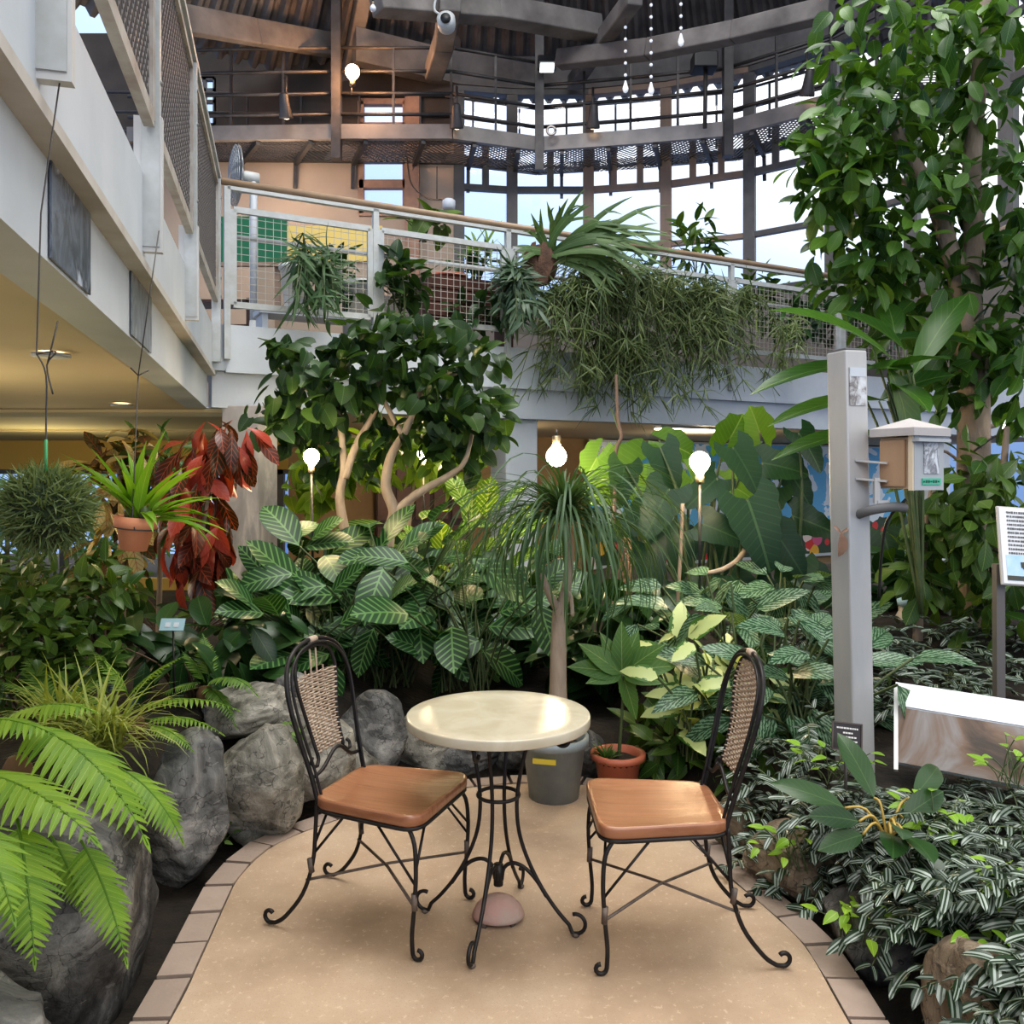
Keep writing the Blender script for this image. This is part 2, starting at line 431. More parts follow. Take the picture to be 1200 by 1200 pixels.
# soil of the beds
xs = np.arange(-6, 7.01, .14); ys = np.arange(-1.6, 8.6, .14)
vs = [(x, y, bed(x,y)+.03*noise.noise((x*3,y*3,0))-.01) for y in ys for x in xs]
mb = MB(); mb.raw(vs, grid_faces(len(ys), len(xs))); struct('ground_soil', mb, m_soil)
mb = MB(); mb.quad((-14,-6,-.12),(14,-6,-.12),(14,18,-.12),(-14,18,-.12)); struct('ground_base', mb, M('dark_ground', (.05,.04,.03), .9))

# ================================================================== galleries
A_, B_ = np.array([-2.35,7.0]), np.array([3.9,10.3])
gd = (B_-A_)/np.linalg.norm(B_-A_); gn = np.array([-gd[1], gd[0]])
if gn[1] < 0: gn = -gn
def line_hit(px, off=0.0):
    a = A_+gn*off; k = (px-600)/F
    t = (k*a[1]-a[0])/(gd[0]-k*gd[1]); return a+gd*t
def left_at(y, off=0.0):
    return np.array([-2.45+(7-y)*.269-off*.966, y-off*.26])
P3 = lambda p, z: (float(p[0]), float(p[1]), z)
ldir = Vector((-.269*-1*-1, 1, 0)).normalized()
Bx = A_+gd*13.5
# left gallery fascia
mb = MB()
N0 = left_at(-1.5); N1 = left_at(7.02)
for z0, z1, off in ((2.05,2.34,.05),(2.34,2.72,.0)):
    a, b, c, d = left_at(-1.5,off), left_at(7.02,off), left_at(7.02,off+.16), left_at(-1.5,off+.16)
    mb.raw([P3(a,z0),P3(b,z0),P3(c,z0),P3(d,z0),P3(a,z1),P3(b,z1),P3(c,z1),P3(d,z1)],
           [(0,1,5,4),(1,2,6,5),(2,3,7,6),(3,0,4,7),(4,5,6,7),(3,2,1,0)], smooth=False)
struct('wall_left', mb, m_white)
mb = MB(); mb.beam(P3(left_at(-1.5,.02),2.335), P3(left_at(7.0,.02),2.335), .075, .035); struct('trim_2', mb, M('ledge_paint', (.42,.38,.33), .6, c2=(.55,.53,.5), scale=4))
# back gallery fascia
mb = MB()
for z0, z1, off in ((2.06,2.36,.05),(2.36,2.74,.0)):
    q = [A_+gn*off-gd*.1, Bx+gn*off, Bx+gn*(off+.18), A_+gn*(off+.18)-gd*.1]
    mb.raw([P3(p,z0) for p in q]+[P3(p,z1) for p in q], [(0,1,5,4),(1,2,6,5),(2,3,7,6),(3,0,4,7),(4,5,6,7),(3,2,1,0)], smooth=False)
struct('wall_back', mb, m_white)
mb = MB(); mb.beam(P3(A_+gn*.02,2.36), P3(Bx+gn*.02,2.36), .07, .03); struct('trim_3', mb, m_white)
# gallery floors and soffits
mb = MB(); a, b = left_at(-1.5,.1), left_at(7.4,.1)
mb.raw([P3(a,2.07),P3(b,2.07),(-9,7.4,2.07),(-9,-1.5,2.07)], [(0,1,2,3)], smooth=False); struct('ceiling_left', mb, m_soffit)
mb = MB(); mb.box((-6.1,9.9,2.03),(8.0,5.0,.04)); mb.beam((-9,7.4,2.05),(-2.4,7.4,2.05),.05,.07); struct('ceiling_left_inner', mb, m_soffit2)
mb = MB(); mb.beam((-9,7.37,2.06),(-2.45,7.37,2.06),.04,.035); mb.beam((-9,9.3,2.0),(-3,9.3,2.0),.04,.03); struct('trim_4', mb, M('soffit_strip', (.75,.62,.35), .6))
mb = MB(); q = [A_+gn*.1, Bx+gn*.1, Bx+gn*4.2, A_+gn*4.2]
mb.raw([P3(p,2.10) for p in q], [(3,2,1,0)], smooth=False); struct('ceiling_back', mb, M('back_soffit', (.62,.54,.42), .8))
mb = MB(); mb.raw([P3(p,2.70) for p in q], [(0,1,2,3)], smooth=False)
mb.raw([P3(left_at(-1.5,.1),2.68),P3(left_at(7.0,.1),2.68),(-9,12,2.68),(-9,-1.5,2.68)], [(0,1,2,3)], smooth=False); struct('floor_gallery', mb, M('gallery_floor', (.3,.28,.25), .7))
# lower walls
mb = MB()
q0, q1 = line_hit(338,4.0), Bx+gn*4.0
mb.raw([P3(q0,-.1),P3(q1,-.1),P3(q1,2.1),P3(q0,2.1)], [(0,1,2,3)], smooth=False); struct('wall_lower_back', mb, M('warm_wall', (.36,.24,.12), .8, c2=(.25,.16,.08), scale=1.5))
# lower left: wall band above a long garden window
mb = MB(); mb.box((-7.6,12.2,1.85),(9,.12,.5)); mb.box((-7.6,12.2,-.1),(9,.12,.3)); struct('wall_lower_left', mb, m_yel)
mb = MB()
for x in (-11.5,-9.8,-8.1,-6.4,-4.75,-3.3): mb.box((x,12.2,.85),(.09,.1,1.6))
mb.box((-7.6,12.2,1.57),(9,.1,.07)); w1 = struct('window_1', mb, m_mull)
mb = MB(); mb.quad((-12,12.22,.03),(-3.2,12.22,.03),(-3.2,12.22,1.6),(-12,12.22,1.6)); g = mb.build('window_glass', m_glass, w1)
# columns under the galleries
def mat_bark():
    m, t, b, o = newmat('bark_print'); p = t.mapv(t.pos(), (1,1,.35)); z = t.sep(t.pos())[2]
    c = t.ramp(t.noise(5,p,6,.65,.6), [(.32,(.07,.068,.065)), (.5,(.24,.225,.21)), (.64,(.60,.55,.50))])
    t.set(b.inputs['Base Color'], t.mix(t.math('MULTIPLY', z, .35, clamp=True), c, (.62,.56,.52))); b.inputs['Roughness'].default_value = .4; return m
mb = MB(); c = Pt(291,600,7.15); mb.box((c.x,7.2,1.0),(.33,.34,2.16), rz=-.2); struct('column_1', mb, mat_bark(), bevel=.01)
c = line_hit(602,.35); mb = MB(); mb.box((c[0],c[1],1.0),(.36,.36,2.14), rz=math.atan2(gd[1],gd[0])); struct('column_2', mb, m_white, bevel=.02)
c = line_hit(1090,.35); mb = MB(); mb.box((c[0],c[1],1.0),(.36,.36,2.14), rz=math.atan2(gd[1],gd[0])); struct('column_3', mb, m_white, bevel=.02)
# dark panelled door on the lower back wall
def wall_pt(px, z, off=3.94): return Vector(P3(line_hit(px,off), z))
def panel_on_wall(mb, px0, px1, z0, z1, off): 
    a, b = line_hit(px0,off), line_hit(px1,off); mb.raw([P3(a,z0),P3(b,z0),P3(b,z1),P3(a,z1)], [(0,1,2,3)], smooth=False)
m_door = M('dark_door_wood', (.075,.03,.015), .45, c2=(.04,.017,.01), scale=5, stretch=(1,1,.2))
mb = MB(); a, b = wall_pt(440,0), wall_pt(548,0); dv = (b-a)
mb.beam(a+V(0,0,1.0), b+V(0,0,1.0), .06, 2.0); dr = struct('door_1', mb, m_door)
mb = MB()
for k in range(5):
    for r, (z0,z1) in enumerate(((.15,.8),(.9,1.35),(1.42,1.9))):
        p0 = a+dv*(k+.12)/5; p1 = a+dv*(k+.88)/5; mb.beam(p0+V(0,-.04,(z0+z1)/2), p1+V(0,-.04,(z0+z1)/2), .03, z1-z0)
mb.build('door_panel', M('door_panel_wood', (.11,.05,.028), .4, c2=(.16,.08,.045), scale=4), dr)

# ================================================================== upper glazed wall (ring of bays)
RING = [(-3.9,12.3),(-2.33,12.6),(-.835,13.35),(.0,13.5),(1.21,13.5),(2.39,13.25),(3.55,12.75),(4.5,12.0),(5.16,11.0),(5.7,9.8),(6.1,8.2),(6.2,6.4)]
ZS, ZR, ZT = 4.2, 6.03, 7.58
m_sill = M('sill_wall', (.17,.155,.14), .8)
def ringpt(i, z, off=0.0):
    p = np.array(RING[i]); c = np.array([.4,6.0]); u = (p-c)/np.linalg.norm(p-c); q = p+u*off; return Vector((q[0],q[1],z))
wid = 2
for i in range(1, len(RING)-1):
    a, b = RING[i], RING[i+1]
    # sill wall
    mb = MB(); mb.beam((a[0],a[1],(2.6+ZS)/2),(b[0],b[1],(2.6+ZS)/2), .14, ZS-2.6); struct('wall_sill_%d' % i, mb, m_sill)
    if i == 1: continue
    mb = MB()
    def rail(z, h, w=.1): mb.beam((a[0],a[1],z),(b[0],b[1],z), w, h)
    rail(ZS+.04,.1,.2); rail(ZR,.09); rail(ZT,.14,.16); rail(5.1,.075); rail(6.75,.07)
    mb.beam((a[0],a[1],ZS),(a[0],a[1],ZT+.1), .17, .15, up=(a[0]-.4,a[1]-6,0))
    for q in (.33,.67) if i > 3 else (.5,):
        x, y = a[0]+(b[0]-a[0])*q, a[1]+(b[1]-a[1])*q; mb.beam((x,y,ZR),(x,y,6.78), .1, .1, up=(a[0]-.4,a[1]-6,0))
    w = struct('window_%d' % wid, mb, m_mull if i not in (4,5) else m_tan); wid += 1
    mb = MB(); mb.quad((a[0],a[1]+.03,ZS),(b[0],b[1]+.03,ZS),(b[0],b[1]+.03,ZT),(a[0],a[1]+.03,ZT)); mb.build('window_glass', m_glass, w)
# solid upper wall on the left with one timber-framed window
def wall_rect(mb, px0, px1, y0, y1, d0, d1=None, mi=0):
    d1 = d1 or d0; a, b, c, e = Pt(px0,y1,d0), Pt(px1,y1,d1), Pt(px1,y0,d1), Pt(px0,y0,d0)
    b.z = a.z; c.z = e.z; mb.raw([a,b,c,e], [(0,1,2,3)], smooth=False, mi=mi)
DW = 13.35
z_of = lambda py: CAMZ-(py-HOR)/F*DW
x_of = lambda px: (px-600)/F*DW
mb = MB()
def wbox(px0, px1, z0, z1, y=DW, th=.14): mb.box(((x_of(px0)+x_of(px1))/2, y, (z0+z1)/2), (x_of(px1)-x_of(px0), th, z1-z0))
ZW0, ZW1, ZV0, ZV1 = z_of(252), z_of(189), z_of(150), z_of(122)
ZD = z_of(172)
wbox(-40,426,2.6,ZD); wbox(474,540,2.6,ZD); wbox(426,474,2.6,ZW0); wbox(426,474,ZW1,ZD)
struct('wall_upper_left', mb, m_cream)
ZG0, ZG1 = z_of(148), z_of(94)
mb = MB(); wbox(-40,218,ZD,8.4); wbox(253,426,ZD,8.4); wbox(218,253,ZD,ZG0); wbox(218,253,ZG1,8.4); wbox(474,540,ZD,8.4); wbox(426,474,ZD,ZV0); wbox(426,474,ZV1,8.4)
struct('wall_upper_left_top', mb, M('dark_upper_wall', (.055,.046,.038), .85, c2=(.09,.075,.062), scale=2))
mg = MB()
for k in range(4): mg.box((x_of(218+35*k/3),DW-.04,(ZG0+ZG1)/2),(.05,.06,ZG1-ZG0))
for k in range(5): mg.box((x_of(235.5),DW-.04,ZG0+(ZG1-ZG0)*k/4),(x_of(253)-x_of(218),.06,.05))
wg = struct('window_20', mg, m_mull); mg = MB(); mg.quad((x_of(218),DW,ZG0),(x_of(253),DW,ZG0),(x_of(253),DW,ZG1),(x_of(218),DW,ZG1)); mg.build('window_glass', m_glass, wg)
a, b = left_at(-1.5,2.2), left_at(7.0,2.2); mb = MB(); mb.raw([P3(a,2.65),P3(b,2.65),P3(b,3.5),P3(a,3.5)], [(0,1,2,3)], smooth=False); struct('wall_gallery_left', mb, M('dark_brown_wall', (.05,.032,.022), .7, c2=(.12,.07,.04), scale=1.5))
mb = MB()
for z0, z1 in ((ZW0,ZW1),(ZV0,ZV1)):
    zz = [z0,z1]+([z_of(218)] if z1==ZW1 else [])
    for z in zz: mb.box((x_of(450),DW-.05,z),(x_of(478)-x_of(422),.12,.09 if z in (z0,z1) else .13))
    for p in (424,476): mb.box((x_of(p),DW-.05,(z0+z1)/2),(.09,.12,z1-z0))
mb.box((x_of(484),DW-.1,5.0),(.22,.1,4.8)); w = struct('window_%d' % wid, mb, M('window_timber', (.38,.23,.15), .6, c2=(.28,.17,.12), scale=8)); wid += 1
mb = MB(); mb.quad((x_of(426),DW,ZW0),(x_of(474),DW,ZW0),(x_of(474),DW,ZV1),(x_of(426),DW,ZV1)); mb.build('window_glass', m_glass, w)
# ================================================================== roof: ring of corrugated decking, radial and tie beams
C0 = np.array([.4,6.0])
mb = MB(); nA = 560; rad = [8.3,7.4,6.2,4.6]; zz = [7.8,8.3,9.0,9.9]
vs = []
for r, z in zip(rad, zz):
    for j in range(nA+1):
        a = -PI*.18+PI*1.36*j/nA; w = .05*(1 if (j//2)%2 else -1)
        vs.append((C0[0]+r*math.cos(a), C0[1]+r*math.sin(a), z+w))
mb.raw(vs, grid_faces(4, nA+1), smooth=False); struct('ceiling', mb, m_corr)
mb = MB()
for i in range(1,len(RING)-1):   # eave band between glass and roof
    a, b = RING[i], RING[i+1]; mb.beam((a[0],a[1],7.85),(b[0],b[1],7.85), .2,.5)
struct('trim_5', mb, m_conc)
def rbeam(name, pts, w, h):
    mb = MB()
    for p, q in zip(pts[:-1], pts[1:]): mb.beam(p, q, w, h)
    return struct(name, mb, m_conc, bevel=.02)
def rad_pt(deg, r, dz=-.25):
    z = np.interp(r, rad[::-1], zz[::-1]); a = math.radians(deg); return (C0[0]+r*math.cos(a), C0[1]+r*math.sin(a), float(z)+dz)
k = 1
for deg in (35,56,112,150):
    rbeam('beam_%d' % k, [rad_pt(deg,8.2), rad_pt(deg,4.5)], .2, .24); k += 1
for r, dz in ((4.7,-.3),):
    rbeam('beam_%d' % k, [rad_pt(d,r,dz) for d in range(-30,211,20)], .28, .34); k += 1
rbeam('beam_%d' % k, [Pt(440,0,10.2), Pt(580,12,11.2), Pt(700,34,12.0)], .30, .30); k += 1
rbeam('beam_%d' % k, [Pt(655,70,12.3), Pt(760,58,11.5), Pt(860,38,10.8), Pt(975,10,10.0)], .22, .24); k += 1
rbeam('beam_%d' % k, [Pt(745,-5,10.6), Pt(705,48,12.0), Pt(672,98,13.2)], .2, .22); k += 1
rbeam('beam_%d' % k, [Pt(180,16,10.4), Pt(300,38,11.8), Pt(395,54,13.0)], .16, .34); k += 1
rbeam('beam_%d' % k, [Pt(528,0,10.4), Pt(520,50,11.6), Pt(508,85,12.5)], .26, .26); k += 1
# ================================================================== gallery railings
def railing_back():
    t = thing('railing', 'white back gallery railing with square wire mesh panels and a brown handrail', 'railing', P3(A_,2.72))
    pxs = [266, 440, 595, 722, 857, 985, 1110]
    pts = [line_hit(p,-.03) for p in pxs]
    for i, p in enumerate(pts):
        mb = MB(); mb.beam(P3(p,2.45), P3(p,3.86), .05,.05, up=(gd[0],gd[1],0)); mb.build('post', m_rail, t)
    e = pts[-1]
    mb = MB(); mb.tube([P3(pts[0]-gd*.15,3.9), P3(e,3.9)], .03, 8); mb.build('handrail', m_wood, t)
    mb = MB(); mb.beam(P3(pts[0],3.85), P3(e,3.85), .05,.03); mb.build('top_bar', m_rail, t)
    mb = MB(); mb.tube([P3(pts[0]+gn*.05,3.47), P3(e+gn*.05,3.47)], .022, 8); mb.build('middle_bar', m_rail, t)
    for a, b in zip(pts[:-1], pts[1:]):
        a = a+gd*.05; b = b-gd*.05; z0, z1 = 2.9, 3.68
        mb = MB()
        mb.beam(P3(a,z0),P3(b,z0),.035,.05); mb.beam(P3(a,z1),P3(b,z1),.035,.05); mb.beam(P3(a,z0),P3(a,z1),.05,.035,up=(gn[0],gn[1],0)); mb.beam(P3(b,z0),P3(b,z1),.05,.035,up=(gn[0],gn[1],0))
        f = mb.build('panel_frame', m_rail, t)
        mb = MB(); L = np.linalg.norm(b-a); n = int(L/.062)
        for k in range(1,n): p = a+(b-a)*k/n; mb.beam(P3(p,z0),P3(p,z1),.0045,.0045,up=(gn[0],gn[1],0))
        for k in range(1,13): z = z0+(z1-z0)*k/13; mb.beam(P3(a,z),P3(b,z),.0045,.0045)
        mb.build('wire_mesh', M('wire_grey',(.40,.38,.34),.5) if 'wire_grey' not in bpy.data.materials else bpy.data.materials['wire_grey'], f)
railing_back()
def railing_left():
    t = thing('railing', 'white side gallery railing overhead with diamond mesh panels bolted to tall posts', 'railing', P3(left_at(3.5,-.05),2.45))
    ys = [.5, 1.98, 3.48, 4.98, 6.9]
    for y in ys:
        p = left_at(y,-.03); mb = MB(); mb.beam(P3(p,2.42), P3(p,3.9), .07,.05, up=(ldir.x,ldir.y,0)); 
        po = mb.build('post', m_rail, t)
        mb = MB(); q = left_at(y,-.06)
        for z in (2.95,3.1,3.55,3.75): mb.sphere(P3(q,z), .014, 6)
        mb.build('bolt', M('bolt_steel',(.3,.3,.3),.4,.7) if y==.5 else bpy.data.materials['bolt_steel'], po)
    a, b = left_at(-1.4,-.03), left_at(7.0,-.03)
    mb = MB(); mb.beam(P3(a,3.93), P3(b,3.93), .07,.035); mb.build('top_bar', m_rail, t)
    mb = MB(); mb.tube([P3(a,3.98), P3(b,3.98)], .025, 8); mb.build('handrail', m_wood, t)
    mat_rust = M('rusty_white', (.46,.445,.41), .6, c2=(.29,.24,.20), scale=7)
    for y0, y1 in zip(ys[:-1], ys[1:]):
        a, b = left_at(y0+.06,-.03), left_at(y1-.06,-.03); z0, z1 = 2.92, 3.86
        mb = MB(); mb.beam(P3(a,z0),P3(b,z0),.04,.06); mb.beam(P3(a,z1),P3(b,z1),.04,.04)
        mb.beam(P3(a,z0),P3(a,z1),.04,.04,up=(1,.2,0)); mb.beam(P3(b,z0),P3(b,z1),.04,.04,up=(1,.2,0)); f = mb.build('panel_frame', mat_rust, t)
        mb = MB(); L = np.linalg.norm(b-a); H = z1-z0; st = .055; s = -H*.8
        while s < L:
            for sg in (1,-1):
                # diagonal line z = z0 + (x-s)/.8 (sg) clipped to the panel
                x0, x1 = max(0,s), min(L, s+H*.8)
                if x1-x0 < .01: continue
                za, zb = (x0-s)/.8, (x1-s)/.8
                if sg < 0: za, zb = H-za, H-zb
                mb.beam(P3(a+(b-a)*x0/L, z0+za), P3(a+(b-a)*x1/L, z0+zb), .007,.004)
            s += st
        mb.build('diamond_mesh', m_mesh, f)
railing_left()
# wall plates + pictures on the side fascia
m_plate = M('plate_paint', (.52,.52,.51), .5)
for y, lab in ((1.98,'nearest'),(3.48,'middle'),(4.98,'far')):
    p = left_at(y,-.02); t = thing('fixing_plate', {'nearest':'white fixing plate holding the wire of the moss ball','middle':'white fixing plate holding the wire of the hanging orchid pot','far':'white fixing plate farthest along the side gallery with no wire'}[lab], 'plate', P3(p,2.45))
    mb = MB(); mb.beam(P3(p,2.40),P3(p,2.95),.11,.035,up=(ldir.x,ldir.y,0)); mb.build('plate', m_plate, t)
    mb = MB(); mb.sphere(P3(left_at(y,-.05),2.45), .014, 8); mb.build('hook_eye', m_rail, t)
def mat_photo(name, seed, cols, sc=3):
    m, t, b, o = newmat(name); p = t.mapv(t.pos(), (1,1,.6)); p2 = t.node('ShaderNodeVectorMath', {0:p, 1:(seed*3.1,seed*1.7,seed)}, operation='ADD').outputs[0]
    t.set(b.inputs['Base Color'], t.ramp(t.noise(sc, p2, 5, .6, .8), [(.36+.28*i/(len(cols)-1), c) for i, c in enumerate(cols)])); b.inputs['Roughness'].default_value = .3; return m
for y0, y1, nm, lab, cols in ((2.26,2.72,1,'dark blue-grey waterfall photo on the side fascia, the larger and nearer one',[(.03,.03,.04),(.16,.19,.24),(.05,.06,.08),(.5,.55,.65)]),
                        (3.46,3.98,2,'grey photo print on the side fascia nearest the corner',[(.06,.07,.08),(.22,.24,.26),(.10,.11,.12),(.36,.38,.40)])):
    a, b = left_at(y0,.043), left_at(y1,.043); mb = MB(); mb.beam(P3(a,2.195),P3(b,2.195),.006,.27)
    tag(mb.build('photo_print', mat_photo('photo_%d'%nm, nm, cols, 6)), lab, 'photo')

# ================================================================== catwalk under the roof
def catwalk():
    t = thing('catwalk', 'grey steel catwalk ring with pipe rails and expanded metal floor below the roof', 'catwalk', Pt(632,168,12.7))
    K = [(150,12.4),(395,12.3),(530,12.3),(632,12.75),(740,12.5),(852,12.2),(975,11.3),(1090,9.9)]
    P = [np.array([(px-600)/F*d, d]) for px, d in K]; C = np.array([.4,6.0])
    Zb = 6.46
    def out(p, w): u = (p-C)/np.linalg.norm(p-C); return p+u*w
    for a, b in zip(P[:-1], P[1:]):
        mb = MB(); mb.beam(P3(a,Zb),P3(b,Zb),.08,.21); mb.build('edge_beam', m_catw, t)
        a2, b2 = out(a,.95), out(b,.95)
        mb = MB(); mb.beam(P3(a2,Zb-.03),P3(b2,Zb-.03),.07,.16); mb.build('outer_beam', m_steel, t)
        L = np.linalg.norm(b-a); n = int(L/.075); mb = MB()
        for k in range(n+1):
            for sg in (0,1):
                f0 = k/n; g1 = (k+(10 if sg else -10))/n; f1 = min(1,max(0,g1)); q = (f1-f0)/(g1-f0)
                if q < .02: continue
                A0, A1 = a+(b-a)*f0, a2+(b2-a2)*f1; mb.beam(P3(A0,Zb-.09), P3((a+(b-a)*f1)+((a2+(b2-a2)*f1)-(a+(b-a)*f1))*q,Zb-.09), .016,.01)
        mb.build('deck_mesh', m_mesh, t)
        nb = max(2,int(L/.75))
        for k in range(nb):
            q = a+(b-a)*(k+.5)/nb; q2 = a2+(b2-a2)*(k+.5)/nb
            mb = MB(); mb.beam(P3(q,Zb-.12),P3(q2,Zb-.12),.06,.09); mb.beam(P3(q2,Zb-.1),P3(out(q2,.05),Zb-.5),.05,.05); mb.build('bracket', m_steel, t)
        for z in (6.72,7.02,7.34,7.68):
            mb = MB(); mb.tube([P3(a,z),P3(b,z)], .027, 6); mb.build('guard_rail', m_steel, t)
        for z in (6.8,7.1,7.4):
            mb = MB(); mb.tube([P3(a2,z),P3(b2,z)], .022, 6); mb.build('guard_rail', m_steel, t)
        for k in range(nb):
            q = a+(b-a)*(k+.98)/nb; mb = MB(); mb.beam(P3(q,Zb+.1),P3(q,7.68),.035,.035,up=(1,0,0)); mb.build('rail_post', m_steel, t)
            q2 = a2+(b2-a2)*(k+.6)/nb; mb = MB(); mb.beam(P3(q2,Zb+.1),P3(q2,7.4),.03,.03,up=(1,0,0)); mb.build('rail_post', m_steel, t)
    for i in (1,3,5):
        mb = MB(); mb.beam(P3(P[i]+np.array([.0,-.03]),Zb-.4),P3(P[i]+np.array([.0,-.03]),8.6),.15 if i!=3 else .10,.13,up=(1,0,0)); mb.build('hanger', m_steel, t)
    # chain hook on the hanger by the orange bulb
catwalk()
# lamps on and about the catwalk
def emis(name, c, s):
    m, t, b, o = newmat(name); t.set(b.inputs['Base Color'], c); t.set(b.inputs['Emission Color'], c); b.inputs['Emission Strength'].default_value = s; return m
m_bulb = emis('lit_bulb', (1,.80,.50), 16); m_bulbw = emis('lit_globe', (1,.90,.70), 22)
m_black = M('black_plastic', (.02,.02,.02), .4)
m_brass = M('bulb_socket', (.25,.20,.14), .4, .6)
def bulb(label, px, py, d, r, mat, stick=None, power=0, group=None, up=False, c=(1,.74,.42)):
    p = Pt(px,py,d); t = thing('light_bulb', label, 'light bulb', p, group)
    mb = MB(); mb.lathe([(.001,-r),(r*.38,-r*.92),(r*.7,-r*.71),(r*.93,-r*.38),(r,.0),(r*.93,r*.38),(r*.7,r*.74),(r*.42,r*1.05),(r*.38,r*1.25)] if not up else [(r*.38,-r*1.25),(r*.42,-r*1.05),(r*.7,-r*.74),(r*.93,-r*.38),(r,0),(r*.93,r*.38),(r*.7,r*.71),(r*.38,r*.92),(.001,r)], p, 16); mb.build('glass_bulb', mat, t)
    mb = MB(); s = -1 if up else 1; mb.tube([p+V(0,0,s*r*1.2), p+V(0,0,s*r*2.0)], r*.42, 10); mb.build('socket', m_brass, t)
    if stick: mb = MB(); mb.tube([p+V(0,0,s*r*1.9)]+[Vector(q) for q in stick], .008, 6); mb.build('lamp_stem', m_steel, t)
    if power:
        l = bpy.data.lights.new('bulb_light', 'POINT'); l.energy = power; l.color = c; l.shadow_soft_size = r*1.2
        lo = bpy.data.objects.new('bulb_light', l); col.objects.link(lo); lo.location = p+V(0,-r*1.6,-r*.4)
bulb('lit globe bulb on a stem by the small tree trunk', 365,535,5.3,.05,m_bulbw,[Pt(367,690,5.3)],14,up=True)
bulb('lit bulb shining among the leaves of the small tree', 496,532,6.4,.045,m_bulbw,[Pt(497,640,6.4)],14,up=True)
bulb('brightest lit globe bulb above the ponytail palm crown', 652,535,6.2,.075,m_bulbw,[Pt(652,503,6.2)],26)
bulb('lit globe bulb among the giant rounded leaves', 820,541,4.9,.06,m_bulbw,[Pt(820,690,4.9)],24,up=True)
bulb('orange lit bulb on the dark catwalk hanger', 413,84,12.0,.10,emis('orange_bulb',(1,.55,.25),30),[Pt(411,112,12.0)],60,up=True,c=(1,.5,.22))
bulb('small lit bulb high in the big tree', 1063,16,8.0,.055,m_bulb,[Pt(1066,50,8.0)],10,up=True)
bulb('clear unlit bulb hanging from the roof beside the orange lit one', 437,10,9.0,.035,M('clear_glass',(.6,.62,.65),.1,0,.8),[Pt(437,-22,9.0)])
# twin LED spots in the tree
t = thing('spot_lamp', 'pair of tiny white LED spots clipped on the big tree', 'lamp', Pt(1170,460,5.0))
for px, py in ((1176,500),(1186,498)):
    mb = MB(); mb.sphere(Pt(px,py,4.85), .013, 8); mb.build('led', emis('led_white',(1,.97,.9),20), t)
mb = MB(); mb.tube(smooth_pts([Pt(1140,530,4.9),Pt(1165,512,4.87),Pt(1187,503,4.86)],3), .006, 5); mb.build('lamp_arm', m_steel, t)
# LED floodlight
t = thing('flood_lamp', 'flat lit floodlight on the catwalk hanger in front of the windows', 'lamp', Pt(641,78,12.4))
mb = MB(); mb.box(Pt(641,74,12.4),(.27,.3,.10)); mb.build('lamp_housing', m_black, t, bevel=.01)
mb = MB(); mb.box(Pt(641,79.5,12.38),(.20,.24,.02)); mb.build('lamp_lens', emis('led_panel',(.95,1,1),3), t)
# black speaker boxes / spotlights
t = thing('speaker_box', 'black box hung on a pole at the catwalk rail', 'speaker', Pt(825,76,12.0))
mb = MB(); mb.box(Pt(825,74,12.0),(.33,.3,.22)); mb.build('cabinet', m_black, t, bevel=.015)
mb = MB(); mb.tube([Pt(827,82,12.0),Pt(826,150,12.0)], .03, 8); mb.build('pole', m_steel, t)
for i, (px, py, d, lab) in enumerate(((335,134,12.0,'catwalk spotlight before the dark left roof, lit warm'),(535,146,12.1,'catwalk spotlight beside the first tall window'),(695,146,12.4,'catwalk spotlight near the ring of chain'),(946,108,11.3,'catwalk spotlight closest to the big tree'))):
    p = Pt(px,py,d); t = thing('spotlight', lab, 'spotlight', p)
    ax = Matrix.Rotation(.5,3,'X')
    mb = MB(); mb.lathe([(.04,.28),(.06,.26),(.075,.08),(.10,-.02),(.10,-.05)], p, 14, M=ax); mb.build('lamp_shade', m_steel, t)
    mb = MB(); mb.sphere(p+ax@V(0,0,-.03), .07, 10, (1,1,.4)); mb.build('bulb_face', emis('spot_face',(1,.75,.5),6), t)
    mb = MB(); mb.tube([p+V(0,0,.2),p+V(0,.02,.55)], .018, 6); mb.build('bracket', m_steel, t)
# strands of glass beads
m_bead = M('glowing_bead', (.85,.88,.9), .08, 0, .9, emit=(.8,.85,.9), es=.25)  # slight emission added to the glass beads, which are no lamps
for px, n, y0, d, lab in ((733,6,18,11.0,'strand of clear beads with a bulb, leftmost of the three'),(763,7,6,10.8,'longest middle strand of clear beads'),(798,3,5,10.6,'short strand of clear beads, nearest the big tree')):
    t = thing('bead_strand', lab, 'hanging ornament', Pt(px,y0+n*14,d))
    mb = MB(); mb.tube([Pt(px,-40,d),Pt(px,y0+n*14,d)], .004, 4); mb.build('thread', m_steel, t)
    for k in range(n): mb = MB(); mb.sphere(Pt(px,y0+k*14,d), .022, 8); mb.build('bead', m_bead, t)
    mb = MB(); mb.lathe([(.002,-.08),(.03,-.06),(.04,-.02),(.025,.03),(.012,.08)], Pt(px,y0+n*14,d), 10); mb.build('pendant_drop', m_bead, t)
# chain hook ring by the central hanger
mb = MB(); mb.tube([Pt(646+5*math.cos(a),153+5*math.sin(a),12.5) for a in np.linspace(0,2*PI,14)], .02, 6); 
tag(mb.build('hook_ring', M('shiny_steel',(.5,.45,.4),.3,.8)), 'bright steel hook ring hanging at the central catwalk hanger', 'hook')
